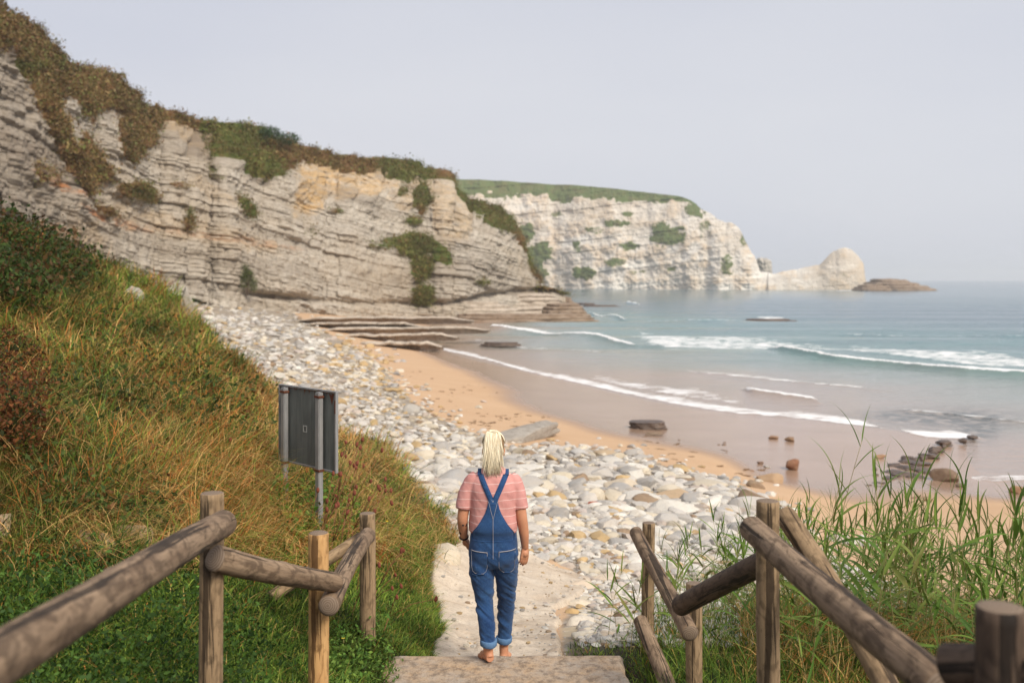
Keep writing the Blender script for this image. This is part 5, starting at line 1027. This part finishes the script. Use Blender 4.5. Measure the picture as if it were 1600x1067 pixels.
def stube(pts, radii, seg=20):
    """smooth tube through joints"""
    P = np.array(pts, float); n0 = len(P); t = np.linspace(0, 1, n0); m = (n0 - 1) * 6 + 1; tt_ = np.linspace(0, 1, m); C = np.stack([np.interp(tt_, t, P[:, k]) for k in range(3)] + [np.interp(tt_, t, radii)], -1)
    for _ in range(2):
        D = C.copy(); D[1:-1] = .25 * C[:-2] + .5 * C[1:-1] + .25 * C[2:]; C = D
    return tube(C[:, :3], C[:, 3], seg)
def ball(c, r, sub=3):
    v, f = ICO[sub]; return v * np.array(r) + np.array(c), np.zeros((0, 4), int), f
b = NB('skin'); n1 = b.noise(b.coord('Object'), 9, 4); b.b.inputs['Subsurface Weight'].default_value = .08; b.b.inputs['Subsurface Radius'].default_value = (.02, .008, .004); c = b.mix(b.mr(n1, .3, .7), (.50, .225, .125), (.58, .275, .16)); m_skin = b.out(c, .5)
torso = [(0, 0, .94, .165, .115), (0, 0, 1.02, .165, .115), (0, -.005, 1.12, .172, .122), (0, -.01, 1.22, .172, .122), (0, -.01, 1.30, .178, .118), (0, -.008, 1.36, .170, .104), (0, -.004, 1.405, .135, .088), (0, 0, 1.44, .098, .072), (0, .006, 1.465, .066, .062)]
hip = [(0, .03, .765, .10, .085), (0, .03, .785, .16, .11), (0, .02, .80, .18, .12), (0, .01, .88, .172, .12), (0, 0, .95, .16, .112)]
# left arm bends forward at the elbow, right arm hangs
LA = [(-.155, -.005, 1.362), (-.198, -.012, 1.30), (-.220, -.02, 1.18), (-.234, -.025, 1.07), (-.232, .03, .985), (-.226, .075, .905)]
RA = [(.145, -.005, 1.372), (.180, -.01, 1.30), (.198, -.02, 1.19), (.216, -.03, 1.08), (.232, -.01, .96), (.240, .03, .845)]
AR = [.055, .053, .044, .041, .038, .027]
def hand(wr, down, fwd, side, curl, sc=1.0):
    """palm plus five curled fingers; down = direction of the hand, side = towards the thumb, fwd = direction the fingers curl to"""
    wr, down, fwd = Vector(wr), Vector(down).normalized(), Vector(fwd).normalized(); sd_ = down.cross(fwd).normalized() * side; fwd = (sd_.cross(down) * side).normalized() * 1; parts = []
    if fwd.dot(Vector(fwd)) < 0: fwd = -fwd
    for k in range(4):
        o = sd_ * (.0315 - .0205 * k) * sc; a = wr + o * .55; k1 = wr + down * (.088 - .004 * abs(k - 1)) * sc + o
        parts.append(stube([a - down * .01, (a + k1) / 2 + down * .005, k1], [.013, .0135, .0115], 12))
        ln_ = [.070, .078, .072, .058][k] * sc; p0 = k1; d = down.copy(); pts = [k1 - down * .01]; rad = [.0105]
        for s in range(3):
            c_ = curl * (.5 + .32 * s) + .06 * k; dd_ = (down * math.cos(c_ * (s + 1) * .6) + fwd * math.sin(c_ * (s + 1) * .6)).normalized(); p0 = p0 + dd_ * ln_ * [.44, .31, .25][s]; pts.append(p0.copy()); rad.append([.0095, .0088, .0070][s] * (1 - .05 * k))
        parts.append(stube([tuple(q) for q in pts], rad, 12))
    th0 = wr + down * .018 * sc + sd_ * .016; th1 = wr + down * .05 * sc + sd_ * .041 + fwd * .014; th2 = th1 + (down * .8 + sd_ * .25 + fwd * .4).normalized() * .032; th3 = th2 + (down + fwd * .55).normalized() * .025
    parts.append(stube([tuple(q) for q in (th0, th1, th2, th3)], [.015, .0125, .0108, .008], 12)); parts.append(ball(wr + down * .045 * sc, (.030, .030, .032), 2)); return parts
body = [loft([(0, 0, .96, .14, .095)] + [(x, y + .0, z, rx - .018, ry - .018) for x, y, z, rx, ry in torso[1:-1]] + [(0, .006, 1.465, .056, .056)])]
body += [stube([(0, -.002, 1.40), (0, .012, 1.47), (0, .028, 1.55)], [.068, .057, .056]), loft([(0, .045, 1.475, .035, .045), (0, .045, 1.50, .060, .075), (0, .040, 1.55, .071, .092), (0, .036, 1.60, .077, .100), (0, .030, 1.65, .077, .099), (0, .022, 1.69, .066, .084), (0, .016, 1.715, .042, .055), (0, .014, 1.725, .01, .014)], p=2.1)]
# face turned away down the path: brow, nose, lips, chin; ears on both sides
body += [ball((0, .140, 1.575), (.014, .020, .018), 2), ball((0, .135, 1.60), (.010, .014, .026), 2), ball((0, .122, 1.515), (.026, .014, .012), 2), ball((0, .105, 1.485), (.026, .022, .018), 2), ball((0, .118, 1.625), (.05, .018, .010), 2),
         ball((-.080, .030, 1.575), (.010, .018, .032), 2), ball((.080, .030, 1.575), (.010, .018, .032), 2), ball((.078, .034, 1.553), (.008, .010, .014), 2), ball((-.078, .034, 1.553), (.008, .010, .014), 2)]
body += [stube(LA, AR), stube(RA, AR)]
body += hand(LA[-1], (.30, .50, -.85), (1, .1, .3), 1, .75); body += hand(RA[-1], (-.08, .12, -1), (-.6, .8, 0), 1, .38)
# legs and feet
LL = [(-.09, .02, .84), (-.088, .03, .66), (-.072, .045, .46), (-.055, .0, .28), (-.040, -.035, .10), (-.038, -.03, .055)]
RL = [(.09, .02, .84), (.100, .10, .62), (.098, .23, .40), (.088, .27, .20), (.078, .285, .03), (.076, .29, -.035)]
LRd = [.085, .078, .056, .052, .037, .036]
body += [loft([(x, y, z, rx - .015, ry - .015) for x, y, z, rx, ry in hip]), stube(LL, LRd), stube(RL, LRd)]
def foot(an, yaw, pitch, seed=0, side=1):
    """ankle, heading (degrees left of straight ahead), heel lift"""
    ax, ay, az = an; parts = []; M = Matrix.Translation((ax, ay, az)) @ Matrix.Rotation(R(yaw), 4, 'Z') @ Matrix.Rotation(R(-pitch), 4, 'X')
    def T(p): return tuple(M @ Vector(p))
    parts.append(stube([T(q) for q in [(0, -.035, -.052), (0, .01, -.050), (0, .075, -.058), (0, .135, -.068)]], [.031, .033, .033, .026], 16)); parts.append(stube([T(q) for q in [(0, .0, .03), (0, -.006, -.02), (0, -.022, -.05)]], [.036, .033, .032], 16))
    parts.append(stube([T(q) for q in [(-.022 * side, .08, -.066), (-.026 * side, .14, -.070)]], [.024, .02], 12)); parts.append(stube([T(q) for q in [(.022 * side, .07, -.068), (.030 * side, .125, -.072)]], [.022, .017], 12))
    for k in range(5):
        x = (-.034 + .0165 * k) * side; y0 = .135 - .006 * k * k * .6; r = [.0135, .0095, .009, .0085, .008][k]; parts.append(stube([T((x * .9, y0 - .02, -.070)), T((x * 1.05, y0 + .02 + (.008 if k < 2 else 0), -.074)), T((x * 1.08, y0 + [.048, .046, .038, .030, .022][k], -.078))], [r * 1.1, r, r * .85], 10))
    return parts
body += foot((-.036, -.030, .088), 22, 2, side=-1) + foot((.076, .285, -.035), -8, 0, side=1)
remesh('body', body, .0045, m_skin, pe, 4)

# clothes
b = NB('denim'); b.b.inputs['Sheen Weight'].default_value = .15; p = b.coord('Object'); n1 = b.noise(p, 4.5, 4, .6); n2 = b.noise(b.coord('Object', (260, 260, 60)), 1, 3, .6); n3 = b.noise(b.coord('Object', (1, 1, 2.5)), 12, 4, .65)
c = b.mix(b.mr(n1, .3, .7), (.006, .030, .105), (.018, .066, .18)); c = b.mix(b.mr(n3, .52, .75, 0, .5), c, (.045, .13, .29)); c = b.mix(b.mr(n2, .4, .7, 0, .25), c, (.07, .16, .32)); b.bump(n2, .25, .002); m_denim = b.out(c, .9)
b = NB('denim_inside'); m_cuff = b.out(b.mix(b.noise(b.coord('Object'), 60, 3), (.06, .13, .26), (.12, .22, .37)), .9)
b = NB('stitching'); m_stitch = b.out((.42, .40, .42), .8)
b = NB('pink_stripe_cotton'); p = b.coord('Object'); sx = b.n('SeparateXYZ'); b.L.new(p, sx.inputs[0]); wv = b.math('ADD', sx.outputs[2], b.mr(b.noise(p, 5, 3), .3, .7, -.006, .006)); fr = b.math('FRACT', b.math('MULTIPLY', wv, 17.0))
st = b.math('MULTIPLY', b.mr(fr, .0, .03), b.mr(fr, .10, .07)); c = b.mix(b.mr(b.noise(p, 12, 4), .3, .7), (.53, .235, .21), (.62, .30, .27)); c = b.mix(b.math('MULTIPLY', st, .55), c, (.85, .68, .62)); b.bump(b.noise(p, 18, 4, .6), .35, .008); m_shirt = b.out(c, .9)
b = NB('neck_cord'); m_cord = b.out((.02, .015, .015), .6)
def folds(co, no, amp=.006, f=(5, 5, 16), s=1): return amp * fbm(co[:, 0] * f[0], co[:, 1] * f[1], co[:, 2] * f[2] + co[:, 0] * 6, 4, s) * 1.6
shirt = [loft([(0, -.004, .965, .150, .112), (0, -.006, .985, .180, .132), (0, -.008, 1.03, .184, .138)] + [(x, y, z, rx + .006, ry + .008) for x, y, z, rx, ry in torso[2:-1]] + [(0, .004, 1.462, .070, .068)])]
for s_, A in ((-1, LA), (1, RA)):
    shirt.append(stube([(s_ * .12, -.006, 1.385), (s_ * .155, -.008, 1.358), ((A[1][0] + s_ * .006), -.014, 1.27), (A[2][0] + s_ * .004, A[2][1], 1.165), (A[2][0] + s_ * .006, A[2][1] - .002, 1.150)], [.055, .063, .060, .059, .058], 24))
shirt_o = remesh('t_shirt', shirt, .007, m_shirt, pe, 5, lambda co, no: folds(co, no, .0065, (7, 7, 6), 3) + .004 * np.abs(fbm(co[:, 0] * 9 + co[:, 2] * 10, co[:, 1] * 9, co[:, 2] * 2, 3, 8)))
pant = [loft([(0, .025, .70, .10, .09), (0, .022, .745, .172, .125), (0, .018, .80, .192, .138), (0, .010, .86, .186, .138), (0, .004, .93, .176, .130), (0, -.002, 1.0, .172, .130), (0, -.003, 1.03, .170, .131)], p=2.4),
        loft([(-.036, -.038, .135, .056, .060), (-.042, -.030, .20, .060, .064), (-.055, -.005, .31, .066, .072), (-.066, .035, .42, .070, .076), (-.076, .038, .50, .076, .084), (-.088, .032, .62, .090, .100), (-.092, .025, .72, .096, .112), (-.090, .02, .80, .09, .11)]),
        loft([(.078, .282, .045, .055, .058), (.082, .278, .12, .058, .062), (.089, .258, .25, .063, .07), (.095, .215, .37, .068, .076), (.099, .155, .50, .076, .084), (.099, .10, .60, .088, .098), (.095, .05, .72, .096, .112), (.09, .03, .80, .09, .11)])]
def pf(co, no):
    z = co[:, 2]; knee = np.exp(-((z - .43) / .09) ** 2) + .7 * np.exp(-((z - .19) / .05) ** 2) + .6 * np.exp(-((z - .70) / .07) ** 2)
    diag = fbm(co[:, 0] * 4 + 3, co[:, 1] * 4, z * 26 + co[:, 0] * 22, 4, 12); return .0035 * fbm(co[:, 0] * 14, co[:, 1] * 14, z * 10, 4, 5) * 1.5 + (.017 * diag) * (.35 + knee)
pants = remesh('dungarees', pant, .0065, m_denim, pe, 4, pf)
# rolled cuffs
for cx, cy, z0, rx, ry, tl_ in ((-.036, -.038, .125, .0605, .0645, .0), (.078, .282, .035, .059, .062, .0)):
    th = np.linspace(0, 2 * math.pi, 40, endpoint=False); rows = []
    for k, (dz, dr) in enumerate([(.0, -.012), (-.002, -.003), (.003, .003), (.022, .005), (.041, .004), (.046, -.001), (.046, -.010)]): rows.append(np.stack([cx + (rx + dr) * np.cos(th), cy + (ry + dr) * np.sin(th), z0 + dz + .004 * np.sin(th * 2 + 1) + .003 * fbm(np.cos(th) * 3, np.sin(th) * 3, 0, 2, 4)], -1))
    P = np.array(rows); link('rolled_cuff', new_mesh('rolled_cuff', P.reshape(-1, 3), quads=grid_faces(len(rows), 40, True)), m_cuff, pants)
# back of the dungarees: a narrow yoke that widens to the waist, on the surface of the shirt
from mathutils.bvhtree import BVHTree
def tree_of(o):
    me = o.data; return BVHTree.FromPolygons([q.co for q in me.vertices], [p_.vertices[:] for p_ in me.polygons])
T1 = tree_of(shirt_o); T2_ = tree_of(pants)
def surf(x, z, off, y0=-.6, dirn=1):
    best = None
    for T in (T1, T2_):
        h = T.ray_cast(Vector((x, y0, z)), Vector((0, dirn, 0)))
        if h[0] is not None and (best is None or h[0].y * dirn < best * dirn): best = h[0].y
    return (best if best is not None else -.10 * dirn) - off * dirn
def sheet(name, rows_z, halfw, off, mat, parent, nx_=25, xc=lambda z: 0.0, dirn=1, thick=.004):
    P = []
    for z in rows_z:
        hw = halfw(z); xs_ = xc(z) + np.linspace(-1, 1, nx_) * hw; offz = off * min(1, .12 + max(0, z - .935) / .07) if name == 'back_yoke' else off; P.append([(x, surf(x, z, offz if abs(k - (nx_ - 1) / 2) < (nx_ - 1) / 2 else off * .2, -.6 * dirn, dirn), z) for k, x in enumerate(xs_)])
    P = np.array(P)
    for _ in range(2): P[1:-1, :, 1] = .25 * P[:-2, :, 1] + .5 * P[1:-1, :, 1] + .25 * P[2:, :, 1]; P[:, 1:-1, 1] = .25 * P[:, :-2, 1] + .5 * P[:, 1:-1, 1] + .25 * P[:, 2:, 1]
    P[:, :, 1] -= dirn * .002
    Q = P.copy(); Q[:, :, 1] += thick * dirn; nz_, nn = P.shape[:2]; V_ = np.vstack([P.reshape(-1, 3), Q.reshape(-1, 3)]); F_ = grid_faces(nz_, nn); F2 = F_[:, ::-1] + nz_ * nn
    idx = np.arange(nz_ * nn).reshape(nz_, nn); ring = np.concatenate([idx[0, :-1], idx[:-1, -1], idx[-1, :0:-1], idx[:0:-1, 0]]); r2 = np.roll(ring, -1); F3 = np.stack([ring, r2, r2 + nz_ * nn, ring + nz_ * nn], -1)
    return link(name, new_mesh(name, V_, quads=np.vstack([F_, F2, F3])), mat, parent)
hwf = lambda z: float(np.interp(z, [.93, .985, 1.005, 1.03, 1.06, 1.10, 1.14, 1.18, 1.22, 1.265], [.160, .160, .150, .130, .108, .084, .062, .047, .038, .031]))
sheet('back_yoke', np.linspace(.93, 1.265, 40), hwf, .010, m_denim, pants, 31)
sheet('front_bib', np.linspace(.93, 1.25, 30), lambda z: float(np.interp(z, [.93, 1.0, 1.05, 1.25], [.16, .155, .125, .10])), .010, m_denim, pants, 25, dirn=-1)
for s_ in (-1, 1):
    zs = np.linspace(1.215, 1.425, 26); f = lambda z, s_=s_: s_ * float(np.interp(z, [1.215, 1.25, 1.425], [.008, .018, .098]))
    st_ = sheet('strap', zs, lambda z: .0225, .013, m_denim, pants, 9, f)
    # over the shoulder and down to the bib
    pts = [(s_ * .098, surf(s_ * .098, 1.42, .013), 1.42)]
    for a in np.linspace(0, 1, 9)[1:]:
        y = pts[0][1] + a * (-2 * pts[0][1] - .01); h = T1.ray_cast(Vector((s_ * .098, y, 2)), Vector((0, 0, -1))); pts.append((s_ * .098, y, (h[0].z if h[0] else 1.40) + .006))
    pts += [(s_ * .092, surf(s_ * .092, z, .012, .6, -1), z) for z in (1.38, 1.32, 1.24)]
    P = np.array(pts); W = np.stack([P - (.0195, 0, 0), P + (.0195, 0, 0)], 1); W2 = np.concatenate([W, (W + (0, .0, -.003))[:, ::-1], W[:, :1]], 1)
    link('strap', grid_mesh('strap', W2), m_denim, pants)
def stitch(name, pts, r=.0014, off=.0135, mat=m_stitch):
    P = [(x, surf(x, z, off), z) for x, z in pts]; v_, q_, t_ = tube(P, np.full(len(P), r), 5); return link(name, new_mesh(name, v_, q_, t_), mat, pants)
ln = lambda a, c, n_=14: [(a[0] + (c[0] - a[0]) * k / (n_ - 1), a[1] + (c[1] - a[1]) * k / (n_ - 1)) for k in range(n_)]
stitch('seam', ln((0, 1.10), (0, .80), 30), .0017); stitch('seam', ln((0, 1.10), (-.034, 1.235))); stitch('seam', ln((0, 1.10), (.034, 1.235))); stitch('seam', ln((-.020, 1.22), (.022, 1.255), 8)); stitch('seam', ln((.020, 1.22), (-.022, 1.255), 8))
# back pockets
for s_ in (-1, 1):
    zc_ = .855; xc_ = s_ * .108
    hwp = lambda z: float(np.interp(z, [.675, .69, .72, .855], [.040, .056, .062, .064]))
    rz_ = np.linspace(.675, .855, 22); pk = sheet('back_pocket', rz_, hwp, .006, m_denim, pants, 15, lambda z, s_=s_: s_ * float(np.interp(z, [.67, .86], [.098, .104])), thick=.003)
    hem_ = [(s_ * (.104 + d), .853 + (.006 if s_ * 1 > 0 else .0) + d * .06 * (-1 if s_ > 0 else -1) * -1) for d in np.linspace(-.062, .064, 12)]
    stitch('seam', hem_, .0024, .0115); xo = .104
    stitch('seam', [(s_ * (xo - .060), .85), (s_ * (xo - .060), .73), (s_ * (xo - .05), .695), (s_ * (xo - .03), .68), (s_ * (xo + .03), .68), (s_ * (xo + .05), .695), (s_ * (xo + .058), .73), (s_ * (xo + .060), .85)], .0012, .0105)
# left hammer loop
stitch('seam', [(-.172, .69), (-.165, .675), (-.15, .668), (-.12, .666)], .003, .008, m_denim)

# hair: undercut at the sides, long pale ponytail from the crown
b = NB('blonde_hair'); p = b.coord('Object', (60, 60, 3)); n1 = b.noise(p, 1, 4, .6); m_hair = b.out(b.mix(b.mr(n1, .3, .7), (.74, .61, .40), (.92, .84, .66)), .5); b.b.inputs['Specular IOR Level'].default_value = .5
b = NB('undercut_hair'); m_under = b.out(b.mix(b.noise(b.coord('Object', (1, 1, .3)), 90, 4), (.20, .12, .065), (.36, .24, .13)), .7)
cap = [loft([(0, .004, 1.545, .060, .060), (0, .008, 1.565, .076, .076), (0, .012, 1.60, .082, .090), (0, .014, 1.65, .082, .094), (0, .012, 1.69, .071, .084), (0, .010, 1.72, .048, .06), (0, .010, 1.733, .012, .016)], p=2.1)]
hair = remesh('hair', cap, .005, m_under, pe, 3, lambda co, no: .0025 * fbm(co[:, 0] * 60, co[:, 1] * 60, co[:, 2] * 14, 3, 2)); hair['label'] = 'hair cut short and darker at the sides'
gh = np.random.default_rng(31); hv = []
NHS = 560
for k in range(NHS):
    a = gh.uniform(0, 2 * math.pi); rr = math.sqrt(gh.random()); rx, ry = .046 * rr * math.cos(a), .022 * rr * math.sin(a)
    kind = gh.random(); n_ = 11; t = np.linspace(0, 1, n_); L_ = .265 + .10 * gh.random() - .10 * (abs(rx) / .04) * gh.random()
    split = (-.036 if gh.random() < .6 else .034) * gh.uniform(.3, 1.25); x = rx * (1 + .0 * t) + split * t ** 1.6 * 1.0 + .010 * t * gh.normal() + .006 * np.sin(t * 5 + a) * gh.random()
    # leaves the tie at the crown, lifts, then falls behind the neck
    z = 1.735 + .018 * np.sin(np.clip(t * 7, 0, math.pi)) - L_ * np.clip(t - .05, 0, 1) ** 1.05; y = -.035 - .07 * np.sin(np.clip(t * 2.1, 0, 1.57)) + ry + .012 * t + (-.012) * np.sin(t * 3 + a * 2) * gh.random()
    y = np.where(z < 1.47, np.minimum(y, -.088 + ry * .4), y); w_ = .0022 + .0016 * gh.random(); hv.append(tube(np.stack([x * np.interp(t, [0, .12, .4, 1], [.35, 1.1, 1.12, 1.05]), y, z], -1), w_ * np.interp(t, [0, .15, .8, 1], [1, 1, .8, .2]), 4, True))
# strands swept back over the skull into the tie
for k in range(240):
    a = gh.uniform(-1.9, 1.9); t = np.linspace(0, 1, 9); el = gh.uniform(.0, .7); sx_, cy_ = math.sin(a), math.cos(a); ph = (1 - t) * (math.pi / 2 - el * .6)
    x = sx_ * .086 * np.sin(ph); y = .012 + cy_ * .10 * np.sin(ph) * 1.0 - .035 * t; z = 1.645 + .096 * np.cos(ph); hv.append(tube(np.stack([x, y, z], -1), np.full(9, .0024), 4))
v_, q_, t_ = merge(hv); link('ponytail', new_mesh('ponytail', v_, q_, t_), m_hair, pe)
v_, q_, t_ = tube([(math.cos(a) * .030, -.048 + math.sin(a) * .022, 1.742 + .002 * math.sin(a)) for a in np.linspace(0, 6.28, 17)], np.full(17, .005), 6); link('hair_tie', new_mesh('hair_tie', v_, q_, t_), m_hair, pe)
# neck cord, wristband
v_, q_, t_ = tube([(math.cos(a) * .064, .012 + math.sin(a) * .066, 1.458 + .016 * math.sin(a)) for a in np.linspace(0, 6.28, 33)], np.full(33, .0022), 6); link('necklace', new_mesh('necklace', v_, q_, t_), m_cord, pe)
wv_ = Vector(LA[-1]); ax_ = (Vector(LA[-1]) - Vector(LA[-2])).normalized(); e1 = ax_.cross(Vector((1, 0, 0))).normalized(); e2 = ax_.cross(e1)
v_, q_, t_ = tube([tuple(wv_ - ax_ * .012 + e1 * math.cos(a) * .031 + e2 * math.sin(a) * .031) for a in np.linspace(0, 6.28, 25)], np.full(25, .0065), 8); link('wristband', new_mesh('wristband', v_, q_, t_), m_cord, pe)
# tattoo on the left forearm: blocky dark ink following the skin, as a thin sleeve of marks
bt_ = NB('tattoo_ink'); bt_.out((.07, .04, .035), .6); P0, P1 = Vector(LA[3]), Vector(LA[-1]); parts = []
gt = np.random.default_rng(6)
BT = tree_of(pe.children[0])
for k in range(16):
    f = gt.uniform(.1, .85); c = P0.lerp(P1, f); a = gt.uniform(0, 6.28); ax_ = (P1 - P0).normalized(); e1 = ax_.cross(Vector((1, 0, 0))).normalized(); e2 = ax_.cross(e1); dr = (e1 * math.cos(a) + e2 * math.sin(a))
    h = BT.ray_cast(c + dr * .12, -dr)
    if h[0] is None: continue
    v0, f0 = ICO[1]; nrm = h[1]; tq = nrm.to_track_quat('Z', 'Y').to_matrix(); parts.append((np.array([tuple(h[0] + tq @ Vector((q[0] * .010, q[1] * .013, q[2] * .0012))) for q in v0]), np.zeros((0, 4), int), f0))
v_, q_, t_ = merge(parts); link('tattoo', new_mesh('tattoo', v_, q_, t_), bt_.m, pe)
# ------------------------------------------------------------------ sea haze
hz = bpy.data.materials.new('sea_haze'); hz.use_nodes = True; t = hz.node_tree; t.nodes.remove(t.nodes['Principled BSDF'])
pv = t.nodes.new('ShaderNodeVolumePrincipled'); pv.inputs['Density'].default_value = .00026; pv.inputs['Color'].default_value = (.97, .965, .975, 1); pv.inputs['Anisotropy'].default_value = .2
t.links.new(pv.outputs[0], t.nodes['Material Output'].inputs['Volume'])
x0, x1, y0, y1, z0, z1 = -16500, 22000, -40, 10000, -7, 90
vb_ = np.array([(x, y, z) for x in (x0, x1) for y in (y0, y1) for z in (z0, z1)], float)
ho = link('haze', new_mesh('haze', vb_, quads=[(0, 1, 3, 2), (4, 6, 7, 5), (0, 4, 5, 1), (2, 3, 7, 6), (0, 2, 6, 4), (1, 5, 7, 3)], smooth=False), hz); ho['kind'] = 'stuff'
